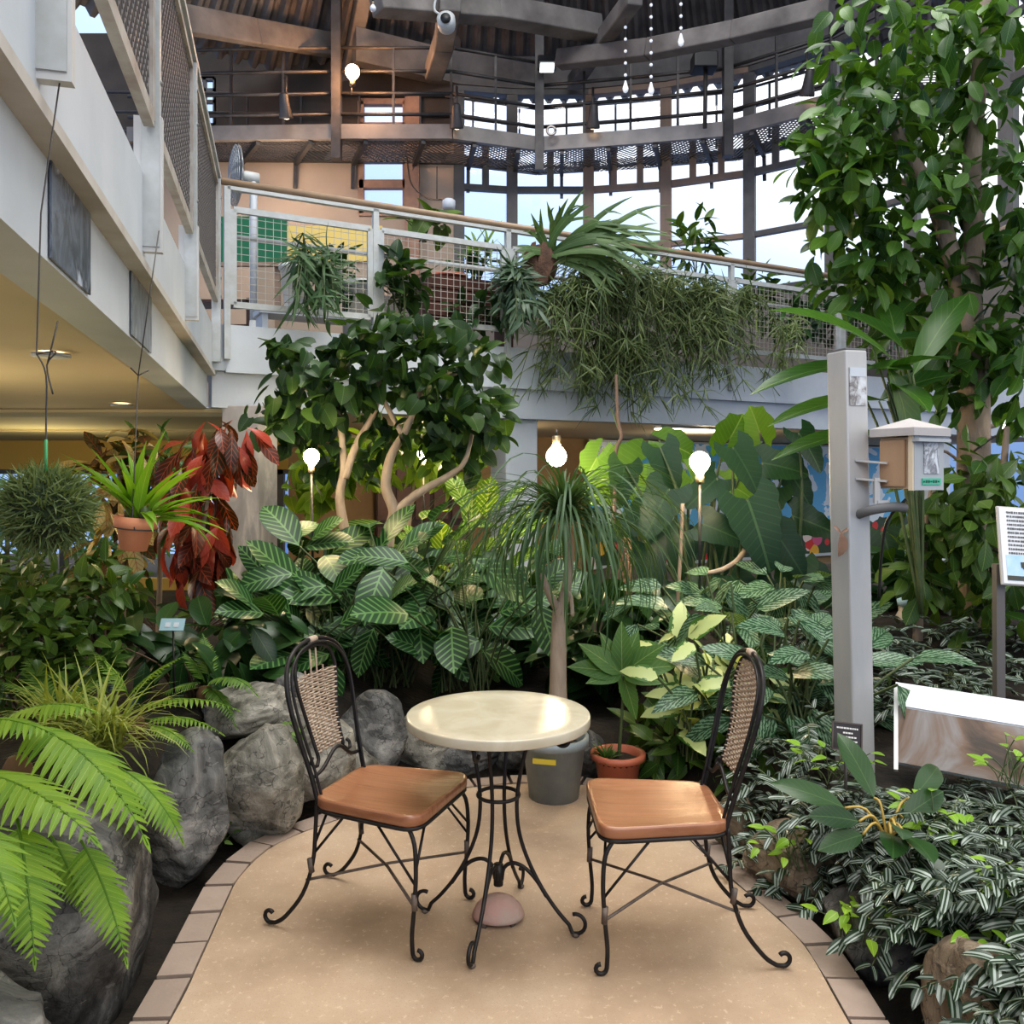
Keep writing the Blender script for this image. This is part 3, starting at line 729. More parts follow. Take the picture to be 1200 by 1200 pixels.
# smoke alarm hanging on a cable + ceiling downlights
t = thing('smoke_alarm', 'white round alarm on a looping cable by the tall windows', 'alarm', Pt(526,240,10.5))
mb = MB(); mb.lathe([(.05,-.06),(.075,-.05),(.08,.0),(.08,.05),(.05,.07)], Pt(526,240,10.5), 16); mb.build('body', m_white, t)
mb = MB(); mb.tube(smooth_pts([Pt(477,185,12.3),Pt(482,215,11.8),Pt(500,232,11.0),Pt(522,234,10.5)],5), .012, 5); mb.tube([Pt(512,195,10.55),Pt(512,233,10.6)], .006,4); mb.build('cable', m_black, t)
for px, py, lab in ((60,415,'round recessed downlight above the moss ball'),(143,474,'round recessed downlight above the orchid pot'),(20,522,'round recessed downlight deepest under the side gallery')):
    d = (2.06-CAMZ)*F/(HOR-py) if py < 500 else 9.0; z = 2.06 if py < 500 else 2.005; d = (z-CAMZ)*F/(HOR-py)
    c = V((px-600)/F*d, d, z); t = thing('downlight', lab, 'ceiling light', c)
    mb = MB(); mb.lathe([(.05,.0),(.085,.0),(.085,-.012),(.05,-.012)], c, 20); mb.build('trim_ring', m_white, t)
    mb = MB(); mb.lathe([(.001,-.004),(.05,-.004),(.05,.004)], c, 16); mb.build('lens', emis('downlight_lens',(1,.85,.6),5), t)

# ================================================================== table
m_iron = M('black_iron', (.014,.012,.012), .45, .2, .4, c2=(.035,.030,.028), scale=25)
m_ironw = M('worn_iron', (.20,.16,.13), .6, .3, c2=(.10,.08,.07), scale=30)
m_rattan = M('rattan', (.36,.27,.20), .6, c2=(.48,.38,.29), scale=14)
def mat_tabletop():
    m, t, b, o = newmat('cream_tabletop'); p = t.pos()
    c = t.ramp(t.noise(7,p,5,.6,1.0), [(.3,(.44,.385,.28)), (.7,(.53,.485,.38))])
    t.set(b.inputs['Base Color'], c); b.inputs['Roughness'].default_value = .27; b.inputs['Specular IOR Level'].default_value = .5
    b.inputs['Coat Weight'].default_value = .15; b.inputs['Coat Roughness'].default_value = .1
    return m
def arc_scroll(c, ax, r, a0, a1, n=10, shrink=.0):
    """points on a circle in the vertical plane spanned by ax (horizontal) and z"""
    return [Vector(c)+ax*(r*(1-shrink*i/n)*math.cos(a0+(a1-a0)*i/n))+V(0,0,r*(1-shrink*i/n)*math.sin(a0+(a1-a0)*i/n)) for i in range(n+1)]
def make_table():
    c = V(-.045, 2.83, 0); t = thing('bistro_table', 'round cream stone bistro table on a curled black iron base', 'table', c)
    mb = MB(); R = .304
    mb.lathe([(.001,.668),(R-.006,.668),(R-.001,.669),(R,.673),(R,.696),(R-.0012,.699),(R-.005,.7005),(R-.06,.7005),(.001,.7005)], c, 72); mb.build('tabletop', mat_tabletop(), t)
    mb = MB(); mb.lathe([(.17,.650),(.18,.650),(.18,.668),(.17,.668)], c, 32); mb.build('support_ring', m_iron, t)
    mb = MB(); mb.tube([c+V(.068*math.cos(a),.068*math.sin(a),.43) for a in np.linspace(0,2*PI,29)], .0065, 8); mb.build('leg_ring', m_iron, t)
    for deg in (-17,73,163,253):
        a = math.radians(deg); ax = V(math.cos(a),math.sin(a),0)
        prof = [(.12,.66),(.105,.62),(.085,.55),(.068,.46),(.064,.38),(.075,.30),(.105,.22),(.15,.14),(.20,.075),(.24,.035)]
        pts = smooth_pts([c+ax*r+V(0,0,z) for r,z in prof],4)
        sc = arc_scroll(c+ax*.262+V(0,0,.045), ax, .036, -1.9, 1.9, 12, .25)
        mb = MB(); mb.tube(pts+sc, .0064, 8); leg = mb.build('leg', m_iron, t)
        mb = MB(); mb.lathe([(.009,0),(.012,.003),(.012,.009),(.008,.012)], c+ax*.262, 10); mb.build('foot_pad', m_ironw, leg)
        # inner S scroll that ties each leg to the hub
        p2 = [(.165,.115),(.13,.165),(.09,.20),(.05,.21),(.02,.19),(.012,.15)]
        mb = MB(); mb.tube(smooth_pts([c+ax*r+V(0,0,z) for r,z in p2],5), .0065, 7); mb.build('brace_scroll', m_iron, t)
        # scroll under the top
        sc2 = [c+ax*.105+V(0,0,.655), c+ax*.16+V(0,0,.662)]+arc_scroll(c+ax*.215+V(0,0,.632), ax, .03, 2.1, -2.6, 14, .35)
        mb = MB(); mb.tube(smooth_pts(sc2,2), .0065, 7); mb.build('top_scroll', m_iron, t)
    mb = MB(); mb.tube([c+V(0,0,.13),c+V(0,0,.20)], .016, 10); mb.build('hub', m_iron, t)
make_table()
# ================================================================== chairs (local: faces +X)
def mat_seat():
    m, t, b, o = newmat('tan_wood_seat'); p = t.pos(); y = t.sep(p)[1]
    g = t.noise(9, t.mapv(p,(.6,7,3)), 5, .6, .5)
    c = t.ramp(g, [(.3,(.25,.105,.052)), (.7,(.345,.16,.085))])
    ln = t.math('LESS_THAN', t.math('ABSOLUTE', t.math('SUBTRACT', t.math('FRACT', t.math('MULTIPLY', t.math('ADD', y, .5), 9.0)), .5)), .018)
    c = t.mix(t.math('MULTIPLY', ln, .5), c, (.14,.05,.02))
    t.set(b.inputs['Base Color'], c); b.inputs['Roughness'].default_value = .30; b.inputs['Coat Weight'].default_value = .25; b.inputs['Coat Roughness'].default_value = .2
    t.set(b.inputs['Normal'], t.bump(g, .08)); return m
m_seat = mat_seat()
def make_chair(name, label):
    t = thing(name, label, 'chair')
    z0 = .405
    # seat: rounded trapezoid, dished
    def outline(inset, n=12):
        cs = [(-.195,-.175),(.215,-.22),(.215,.22),(-.195,.175)]; r = .075; out = []
        for i, (x, y) in enumerate(cs):
            px, py = cs[i-1]; nx, ny = cs[(i+1)%4]
            a = Vector((px-x,py-y)).normalized(); b = Vector((nx-x,ny-y)).normalized(); c = Vector((x,y))
            p0, p2 = c+a*r, c+b*r
            for k in range(n): q = k/(n-1); out.append(p0*(1-q)**2+c*2*q*(1-q)+p2*q*q)
        return [Vector((p.x*(1-inset), p.y*(1-inset))) for p in out]
    rings = [(0.02,z0),(0,z0+.006),(0,z0+.030),(.012,z0+.0365),(.06,z0+.036),(.25,z0+.030),(.5,z0+.027),(.75,z0+.026),(.97,z0+.026)]
    vs = []; n = 48
    for ins, z in rings: vs += [(p.x,p.y,z+(.006*abs(p.y)/.2 if 0 else 0)) for p in outline(ins)]
    mb = MB(); k = len(rings)
    fs = [(i*n+j, i*n+(j+1)%n, (i+1)*n+(j+1)%n, (i+1)*n+j) for i in range(k-1) for j in range(n)]+[tuple(range(n-1,-1,-1)), tuple((k-1)*n+j for j in range(n))]
    mb.raw(vs, fs); mb.build('seat', m_seat, t)
    mb = MB(); o = [V(p.x,p.y,z0-.006) for p in outline(.03,6)]; mb.tube(o+[o[0]], .008, 6); mb.build('seat_frame', m_iron, t)
    for s in (-1,1):
        # front leg
        pts = [(.165,s*.185,z0-.005),(.195,s*.20,z0-.05),(.203,s*.205,.27),(.198,s*.205,.17),(.190,s*.205,.08),(.192,s*.205,.02)]
        ax = V(1,0,0) if 1 else 0
        sc = arc_scroll((.21,s*.205,.022), V(1,0,0), .018, PI, 2*PI+1.6, 9, .3)
        mb = MB(); mb.tube(smooth_pts(pts,4)[:-1]+sc, .0069, 8); lg = mb.build('leg', m_iron, t)
        mb = MB(); mb.tube([(.199,s*.205,.155),(.197,s*.205,.205)], .0095, 8); mb.build('wrapping', m_ironw, lg)
        # rear leg rising into the back hoop
        pts = [(-.185,s*.150,z0+.01),(-.19,s*.150,.32),(-.195,s*.158,.22),(-.225,s*.17,.12),(-.285,s*.18,.04),(-.325,s*.18,.012)]
        sc = arc_scroll((-.345,s*.18,.032), V(-1,0,0), .022, -1.6, 2.4, 10, .3)
        mb = MB(); mb.tube(smooth_pts(pts,4)+sc, .0069, 8); lg = mb.build('leg', m_iron, t)
        mb = MB(); mb.tube([(-.197,s*.160,.19),(-.203,s*.163,.235)], .0095, 8); mb.build('wrapping', m_ironw, lg)
        for (a, b) in (((.198,s*.205,.235),(.06,s*.19,z0-.01)),((-.193,s*.153,.25),(-.07,s*.165,z0-.01)),((.202,s*.205,.27),(.178,s*.08,z0-.01)),((-.192,s*.15,.28),(-.178,s*.07,z0-.01))):
            mb = MB(); mb.tube([a,b], .0045, 6); mb.build('brace', m_iron, t)
    for s in (-1,1):
        mb = MB(); mb.tube([(.198,s*.205,.165),(0,s*.012,.178),(-.215,-s*.168,.165)], .005, 6); mb.build('stretcher', m_ironw, t)
    # back: outer hoop (double rod), inner balloon of woven rattan
    def xb(z, y=0): # lean + slight curve
        q = (z-.44)/.47; return -.185-.115*q-.03*math.sin(PI*min(1,max(0,q)))*(1-(y/.18)**2)
    H = [(.150,.40),(.156,.50),(.172,.60),(.188,.70),(.190,.78),(.166,.855),(.105,.90),(.03,.917)]
    hp = [(y,z) for y,z in H]+[(-y,z) for y,z in H[::-1]]
    hoop = smooth_pts([V(xb(z,.17),y,z) for y,z in hp],4)
    mb = MB(); mb.tube(hoop, .0078, 8); mb.build('back_hoop', m_iron, t)
    hp2 = smooth_pts([V(xb(z,.17)+.012,y*.93,z-.012 if z>.8 else z) for y,z in hp],4)
    mb = MB(); mb.tube(hp2, .0052, 6); mb.build('inner_hoop', m_iron, t)
    B = [(.080,.545),(.084,.60),(.098,.68),(.118,.76),(.122,.82),(.096,.872),(.038,.893)]
    bp = [(-y,z) for y,z in B]+[(y,z) for y,z in B[::-1]]
    bl = smooth_pts([V(xb(z,y),y,z) for y,z in bp],4)
    curl = lambda s: [V(xb(.53),s*.078,.53), V(xb(.515),s*.095,.515), V(xb(.515),s*.115,.517), V(xb(.53),s*.122,.533), V(xb(.54),s*.11,.545)]
    mb = MB(); mb.tube(curl(-1)[::-1]+bl+curl(1), .0065, 6); mb.build('splat_frame', m_iron, t)
    rail = smooth_pts([V(xb(.49,.15),s*y,z) for s,y,z in ((-1,.15,.495),(-1,.09,.505),(-1,.03,.545),(1,.0,.553),(1,.03,.545),(1,.09,.505),(1,.15,.495))],4)
    mb = MB(); mb.tube(rail, .0065, 6); mb.build('back_rail', m_iron, t)
    zs = np.arange(.552,.888,.0085); mb = MB(); bz = [z for _,z in B]; by = [y for y,_ in B]
    for i, z in enumerate(zs):
        w = float(np.interp(z,bz,by)); n = 9
        mb.tube([V(xb(z,w*(2*k/(n-1)-1))+.004*(1 if (k+i)%2 else -1), w*(2*k/(n-1)-1), z) for k in range(n)], .0036, 5, cap=False)
    wv = mb.build('woven_rattan', m_rattan, t)
    mb = MB()
    for y in (-.055,-.018,.018,.055): mb.tube([V(xb(z,y),y,z) for z in np.linspace(.545,.885 if abs(y)<.04 else .865,8)], .0035, 5)
    mb.build('rattan_stake', m_rattan, wv)
    mb = MB(); mb.tube([V(xb(.915),-.02,.917),V(xb(.915),.02,.917)], .0125, 8); mb.build('rattan_binding', m_rattan, t)
    return t
c1 = make_chair('bistro_chair', 'wood seated iron chair in front of the boulders, its rattan back gapped at the top')
c2 = copy_tree(c1); c2['label'] = 'wood seated iron chair beside the striped trailing plants, its rattan back complete'
for c in (c1,c2): c['group'] = 'bistro chairs at the round table'
# chair 1: top courses of weave are gone
for ch in c1.children:
    if ch.name.startswith('woven_rattan'):
        me = ch.data.copy(); ch.data = me
        bm = bmesh.new(); bm.from_mesh(me); bmesh.ops.delete(bm, geom=[v for v in bm.verts if v.co.z > .805], context='VERTS'); bm.to_mesh(me); bm.free()
        for g in ch.children:
            g.data = g.data.copy(); bm = bmesh.new(); bm.from_mesh(g.data); bmesh.ops.delete(bm, geom=[v for v in bm.verts if abs(v.co.y) > .04 and v.co.z > .83], context='VERTS'); bm.to_mesh(g.data); bm.free()
c1.location = (-.415,2.875,0); c1.rotation_euler = (0,0,math.radians(-20))
c2.location = (.470,2.745,0); c2.rotation_euler = (0,0,math.radians(181))

# pink weathered stone dome under the table, not a lamp
c = Gp(584,1078); t = thing('dome_lump', 'pink weathered dome with little feet on the sand under the table', 'ground lamp', c)
mb = MB(); prof = [(.001,.085),(.03,.082),(.055,.070),(.075,.05),(.086,.028),(.088,.016),(.075,.010),(.001,.010)][::-1]; mb.lathe(prof, c, 28, M=Matrix.Diagonal((1.0,.8,1))); mb.build('dome', M('pink_stone', (.46,.26,.22), .8, c2=(.40,.32,.27), scale=11, bump=.3), t)
for dx, dy in ((-.07,-.02),(-.05,-.05),(.05,-.04),(0,.06)):
    mb = MB(); mb.tube([c+V(dx,dy,0),c+V(dx*.8,dy*.8,.02)], .011, 8); mb.build('foot', m_ironw, t)

# ================================================================== pots by the table
def pot(name, label, c, r0, r1, h, mat, cat='pot', rim=.012, group=None, soil=.85):
    t = thing(name, label, cat, c, group)
    mb = MB(); mb.lathe([(r0*.3,0.001),(r0,.0),(r0+(r1-r0)*.85,h*.85),(r1+rim,h*.86),(r1+rim,h),(r1-.004,h),(r1*.93,h*.8),(r0*.85,h*.3),(.001,h*.3)], c, 36); mb.build('pot', mat, t)
    mb = MB(); mb.lathe([(.001,h*soil+.012),(r1*.6,h*soil+.008),(r1*.955,h*soil-.01),(r1*.9,h*soil-.03)][::-1], c, 24); mb.build('potting_soil', m_soil, t)
    return t
m_galv = M('galvanised_pot', (.22,.26,.27), .55, .15, c2=(.32,.355,.36), scale=7, bump=.1)
m_terr = M('terracotta', (.66,.25,.13), .75, c2=(.72,.33,.19), scale=8)
m_terr2 = M('orange_plastic_pot', (.50,.16,.09), .5, c2=(.42,.13,.08), scale=9)
m_trunk = M('pale_trunk', (.42,.35,.27), .85, c2=(.27,.21,.16), scale=16, stretch=(1,1,.25), bump=.5, bscale=30)
m_bark = M('grey_bark', (.36,.285,.22), .9, c2=(.20,.155,.12), scale=10, stretch=(1,1,.3), bump=.7, bscale=22)
m_stem = M('green_stem', (.055,.09,.03), .6, c2=(.09,.11,.045), scale=20)
m_vine = M('brown_vine', (.12,.075,.05), .8)
pc = V(.195,3.97,0)
pony = pot('ponytail_palm', 'ponytail palm with a forked pale trunk in the grey bucket pot', pc, .115, .15, .285, m_galv, 'potted plant')
mb = MB(); mb.box(pc+V(-.05,-.137,.205),(.105,.012,.022),rz=-.25); mb.build('yellow_label', M('yellow_label',(.62,.48,.06),.5), pony)
mb = MB(); b0 = pc+V(.02,.02,.2)
tr = [b0, Pt(654,800,3.97), Pt(655,740,3.97), Pt(657,705,3.98)]
mb.tube(smooth_pts(tr,5), lerp_list([.052,.040,.036,.034],16), 10)
mb.tube(smooth_pts([Pt(656,720,3.97),Pt(665,680,3.97),Pt(667,640,3.98),Pt(661,607,3.98)],5), lerp_list([.03,.022,.02,.016],16), 9)
mb.tube(smooth_pts([Pt(653,712,3.97),Pt(643,695,3.94),Pt(635,672,3.92)],5), lerp_list([.024,.017,.013],11), 9)
mb.tube(smooth_pts([Pt(662,690,3.95),Pt(669,700,3.9),Pt(671,722,3.88)],4), lerp_list([.012,.008],9), 7)
mb.build('trunk', m_trunk, pony)
m_pony = leafmat('strap_leaf_green', (.045,.10,.045), (.10,.17,.075), 'plain', rough=.45)
mb = MB()
crown = Pt(660,605,3.97)
rosette(mb, crown, 240, T_STRAP, .84, .0125, el=(0,70), bend=(1.7,3.0), fold=.35, spread=.02)
rosette(mb, crown, 40, T_STRAP, .27, .016, el=(50,88), bend=(.2,.9), fold=.35, spread=.015)
mb.build('foliage', m_pony, pony)
ap = V(.50,4.03,0)
ara = pot('potted_seedling_tree', 'young tree with broad lobed leaves in the orange plastic pot', ap, .085, .112, .185, m_terr2, 'potted plant', rim=.018)
mb = MB(); mb.tube(smooth_pts([ap+V(0,0,.12), Pt(728,850,4.02), Pt(730,812,4.02), Pt(729,790,4.02)],4), lerp_list([.009,.007,.01],13), 8); mb.build('stem', m_stem, ara)
m_ara = leafmat('broad_green_leaf', (.075,.17,.045), (.13,.25,.07), None, vein=(.30,.40,.16))
mb = MB(); cc = Pt(729,790,4.02)
for ang, L, dy in ((92,.25,-.1),(70,.23,.1),(118,.22,.1),(38,.25,-.3),(146,.26,-.2),(12,.27,-.2),(170,.27,-.3),(-8,.22,-.6),(188,.2,-.6),(55,.2,.4),(130,.2,.4),(85,.2,.3)):
    a = math.radians(ang); mb.leaves(T_LANCE, [cc], [(math.cos(a),dy,math.sin(a)+.12)], [(R_.uniform(-.25,.25),-1,.75)], L, L*.40, R_.uniform(.2,.7), .22)
mb.leaves(T_SERR, [cc], [(.35,-.2,-1)], [(.5,-1,0)], .22,.10, .2,.1); mb.build('foliage', m_ara, ara)
mb = MB(); rosette(mb, ap+V(-.06,-.03,.15), 40, T_LIT, .10, .016, el=(20,85), bend=(.2,1)); 
mb.build('weed_foliage', leafmat('weed_green',(.08,.16,.04),(.14,.26,.07),'plain'), ara)

# ================================================================== steel post with box, sign, label
pt, pb = Pt(992,412,3.4), Pt(1002,905,3.4)
m_galvp = M('galvanised_post', (.38,.385,.39), .5, .3, c2=(.50,.485,.46), scale=5, stretch=(1,1,.3), bump=.05)
t = thing('steel_post', 'square galvanised steel post standing among the striped plants', 'post', pb)
up = (pt-pb).normalized()
rz = math.radians(21)
Mr = Matrix.Rotation(math.atan2((pt-pb).x,(pt-pb).z),3,'Y') @ Matrix.Rotation(rz,3,'Z')
mb = MB(); Lp = (pt-pb).length
mb.box((pt+pb)/2, (.108,.108,Lp), M=Mr); mb.build('shaft', m_galvp, t, bevel=.008)
mb = MB(); mb.box(pt+up*.003, (.102,.102,.006), M=Mr); mb.build('end_cap', M('cap_steel',(.2,.2,.2),.6,.5), t)
fR = Mr @ V(1,0,0); fL = Mr @ V(0,-1,0)     # the two faces seen: right-hand (fR turned) and left
if fR.y > 0: fR = -fR
faces = sorted([Mr@V(1,0,0), Mr@V(-1,0,0), Mr@V(0,1,0), Mr@V(0,-1,0)], key=lambda v: v.y)[:2]
fR = max(faces, key=lambda v: v.x); fL = min(faces, key=lambda v: v.x)
def on_face(fn, h, off=.056): return pb+up*h+fn*off
def face_M(fn):
    z = up; y = -fn; x = y.cross(z).normalized(); return Matrix((x,y,z)).transposed()
hh = lambda py: (905-py)/F*3.4
pr = thing('photo_card', 'small laminated photo card taped high on the steel post', 'photo', on_face(fR,hh(458)))
MR = face_M(fR)
mb = MB(); mb.box(on_face(fR,hh(458),.057), (.080,.004,.125), M=MR); mb.build('card', mat_photo('card_print',5,[(.62,.64,.66),(.5,.5,.5),(.16,.14,.13),(.35,.34,.33)],14), pr)
mb = MB(); mb.box(on_face(fR,hh(438),.0585), (.078,.004,.035), M=MR); mb.build('card_header', m_white, pr)
# wooden feed box on brackets
bc = Pt(1066,543,3.30)
fb = thing('wooden_box', 'small roofed wooden box with grey front held beside the steel post', 'box', bc-V(0,0,.13))
ry = math.radians(28); MBx = Matrix.Rotation(ry,3,'Z')
m_bw = M('box_wood', (.40,.29,.19), .6, c2=(.50,.38,.26), scale=6, stretch=(1,1,.2)); m_bg = M('box_front_grey', (.33,.35,.36), .4, c2=(.40,.41,.42), scale=5)
bw, bd, bh = .165, .150, .195
def bp(x,y,z): return bc + MBx @ V(x,y,z)
mb = MB(); mb.box(bp(0,0,0),(bw-.01,bd-.01,bh),M=MBx); mb.build('box_body', m_bw, fb)
mb = MB(); mb.box(bp(0,-bd/2,0),(bw,.014,bh+.01),M=MBx); fr = mb.build('front_panel', m_bg, fb)
mb = MB(); mb.box(bp(.012,-bd/2-.009,.020),(.085,.004,.120),M=MBx); mb.build('photo_sheet', mat_photo('box_print',9,[(.10,.10,.11),(.5,.52,.55),(.16,.16,.17),(.62,.64,.67)],18), fr)
mb = MB(); mb.box(bp(.012,-bd/2-.010,-.070),(.105,.004,.024),M=MBx); gl = mb.build('green_label', M('green_label',(.06,.45,.28),.5), fr)
mb = MB()
for k in range(7): mb.box(bp(-.034+.014*k,-bd/2-.0125,-.070),(.009,.002,.010 if k%3 else .006),M=MBx)
mb.build('label_lettering', M('dark_ink',(.03,.08,.06),.6), gl)
for sx in (-1,1):
    mb = MB(); mb.box(bp(sx*(bw/2),-bd/2+.004,0),(.016,.018,bh+.012),M=MBx); mb.build('corner_strip', M('pale_wood',(.62,.52,.38),.6) if sx<0 else m_bg, fb)
mb = MB(); mb.box(bp(-bw/2-.002,.01,0),(.012,bd*.72,bh*.9),M=MBx); mb.build('side_panel', M('plywood',(.40,.26,.16),.6,c2=(.33,.21,.12),scale=9,stretch=(1,1,.2)), fb)
mb = MB(); ov = .024; z0 = bh/2+.005; rp = [bp(sx*(bw/2+ov),sy*(bd/2+ov),z) for z in (z0,z0+.03) for sx,sy in ((-1,-1),(1,-1),(1,1),(-1,1))]+[bp(0,0,z0+.072)]
mb.raw(rp, [(3,2,1,0),(0,1,5,4),(1,2,6,5),(2,3,7,6),(3,0,4,7),(4,5,8),(5,6,8),(6,7,8),(7,4,8)], smooth=False); mb.build('roof', M('grey_roof',(.40,.37,.36),.6,c2=(.48,.45,.43),scale=6), fb)
mb = MB(); mb.box(bp(.0,-bd/2-.02,bh/2-.012),(bw+.02,.03,.012),M=MBx); mb.build('roof_batten', m_bg, fb)
bk = thing('bracket_arm', 'steel bracket arms with a thick grey pipe under the wooden box', 'bracket', on_face(fR,hh(560)))
for py in (540,561):
    mb = MB(); mb.beam(on_face(fR,hh(py),.045), bp(-bw/2,.03,(bc.z-0) and ((540-py)/F*3.3-.0)), .05,.008); mb.build('flat_bar', m_galvp, bk)
mb = MB(); mb.tube(smooth_pts([on_face(fR,hh(603),.04), Pt(1020,598,3.30), Pt(1045,594,3.28), Pt(1060,595,3.30)],4), .019, 10); mb.build('pipe', M('grey_pipe',(.13,.13,.13),.6), bk)
mb = MB(); mb.beam(Pt(1027,560,3.3),Pt(1027,590,3.3),.02,.02,up=(0,1,0)); mb.beam(Pt(1027,588,3.3),Pt(1040,588,3.3),.03,.012); mb.build('clamp', m_galvp, bk)
mb = MB(); mb.tube(smooth_pts([Pt(1062,585,3.3),Pt(1040,610,3.35),Pt(1033,650,3.4),Pt(1030,700,3.45)],4), .006, 5); mb.build('cable', m_black, bk)
# dry curled spathe stuck on the post edge
p = Pt(985,640,3.335); mb = MB()
mb.leaves(T_ELL, [p+V(0,0,.055),p+V(0,0,.05),p+V(.0,0,.05)], [(.05,-.1,-1),(.7,-.1,.45),(-.5,0,.7)], [(.3,-1,0),(0,-1,.3),(0,-1,.2)], [.10,.05,.04], [.045,.012,.012], [.5,.6,.6], .6)
tag(mb.build('dried_leaf', M('dry_brown',(.20,.12,.08),.8,c2=(.30,.19,.13),scale=20)), 'curled brown dry leaf clinging to the steel post', 'dried leaf')
# small black plaque at the post foot
p = Pt(992,863,3.02); pl = thing('plant_label', 'small black plaque with white lines of writing at the foot of the steel post', 'plant label', p)
ML = Matrix.Rotation(.12,3,'Y') @ Matrix.Rotation(-.25,3,'X')
mb = MB(); mb.box(p,(.105,.008,.095),M=ML); mb.build('plaque', M('plaque_black',(.03,.022,.02),.4), pl, bevel=.003)
mb = MB()
for sx,sz,w,h in ((0,.046,.109,.005),(0,-.046,.109,.005),(-.052,0,.005,.095),(.052,0,.005,.095)): mb.box(p+ML@V(sx,-.005,sz),(w,.006,h),M=ML)
mb.build('border', M('plaque_border',(.09,.07,.06),.5), pl)
mb = MB()
for k,(z,w) in enumerate(((.028,.075),(.012,.03),(-.002,.05),(-.016,.066),(-.028,.04))):
    x = -w/2
    while x < w/2:
        s = R_.uniform(.004,.009); mb.box(p+ML@V(x+s/2,-.0055,z),(s,.002,.0055),M=ML); x += s+.0022
mb.build('lettering', M('white_ink',(.7,.68,.65),.6), pl)
mb = MB(); mb.tube([p+V(0,.01,-.04),p+V(.01,.03,-.35)], .006, 6); mb.build('stake', m_steel, pl)

# info sign at the frame edge
ib = thing('information_sign', 'white information board with text and a tree picture on a slim metal post', 'sign', Gp(1171,905,.33))
sp = Gp(1171,905,.30); d = sp.y; st = Pt(1170,690,d)
mb = MB(); mb.beam(V(sp.x,d,.25), V(st.x,d,st.z+.1), .034,.034,up=(0,1,0)); mb.build('post', M('sign_post',(.20,.18,.165),.45,.5), ib)
MS = Matrix.Rotation(math.radians(-14),3,'X') @ Matrix.Rotation(math.radians(4),3,'Y') ; c0 = Pt(1232,643,d-.02)
W_, H_ = .125*d/1.0*.98/1, .095*d*.98
def sg(x,y,z): return c0+MS@V(x,y,z)
mb = MB(); mb.box(sg(0,0,0),(W_,.012,H_),M=MS); mb.build('board', M('board_edge',(.45,.43,.40),.5), ib, bevel=.003)
mb = MB(); mb.box(sg(0,-.008,0),(W_-.012,.006,H_-.012),M=MS); fc = mb.build('white_sheet', M('white_sheet',(.74,.74,.73),.45), ib)
mb = MB()
for r in range(11):
    z = H_*.42-r*.0165; x = -W_*.42
    while x < W_*.44:
        s = R_.uniform(.004,.0095); mb.box(sg(x+s/2,-.0125,z),(s,.002,R_.uniform(.006,.009)),M=MS); x += s+R_.uniform(.0015,.004)
mb.build('lettering', M('grey_ink',(.13,.13,.14),.6), fc)
mb = MB(); mb.box(sg(0,-.0115,-H_*.28),(W_*.9,.003,H_*.32),M=MS); pic = mb.build('tree_picture', M('picture_sky',(.30,.52,.80),.4,c2=(.62,.74,.86),scale=9), fc)
mb = MB()
for k in range(2):
    cx = -W_*.22+k*W_*.42
    mb.box(sg(cx,-.0135,-H_*.33),(.018,.002,.045),M=MS)
    for j in range(16): mb.box(sg(cx+R_.uniform(-.045,.045),-.014,-H_*.25+R_.uniform(-.018,.025)),(.022,.002,.018),M=MS@Matrix.Rotation(R_.uniform(0,3),3,'Y'))
mb.box(sg(0,-.0133,-H_*.41),(W_*.9,.002,.018),M=MS)
mb.build('tree_print', M('tree_print',(.06,.06,.045),.5), pic)
# low picture panel behind the striped plants
pp = thing('picture_panel', 'low white-headed photo panel half hidden by striped leaves', 'display panel', Pt(1130,900,3.2))
a, b, c, e = Pt(1050,893,3.25), Pt(1215,925,2.95), Pt(1215,825,3.12), Pt(1050,800,3.45)
mb = MB(); up2 = ((e-a)+(c-b))/2; nrm = (b-a).cross(e-a).normalized()*.012
def pq(u,v,o=0): return a+(b-a)*u+(e-a)*(1-u)*v+(c-b)*u*v+(b-a).cross(e-a).normalized()*o
def slab(mb,u0,u1,v0,v1,o0,o1):
    q = [pq(u,v,o) for o in (o0,o1) for u,v in ((u0,v0),(u1,v0),(u1,v1),(u0,v1))]
    mb.raw(q, [(3,2,1,0),(4,5,6,7),(0,1,5,4),(1,2,6,5),(2,3,7,6),(3,0,4,7)], smooth=False)
mb = MB(); slab(mb,0,1,0,1,-.02,0); mb.build('board', m_white, pp)
mb = MB(); slab(mb,.02,1,0,.68,.001,.004); mb.build('photo_print', mat_photo('panel_print',3,[(.05,.035,.025),(.16,.10,.065),(.22,.20,.19),(.33,.30,.29)],3.5), pp)
mb = MB(); slab(mb,.0,1,.70,1,.001,.006); mb.build('white_heading', M('bright_white',(.86,.86,.90),.4), pp)
mb = MB(); mb.beam(pq(.0,-.1),pq(.0,.95),.015,.02); mb.build('edge_strip', M('edge_white',(.75,.74,.72),.5), pp)
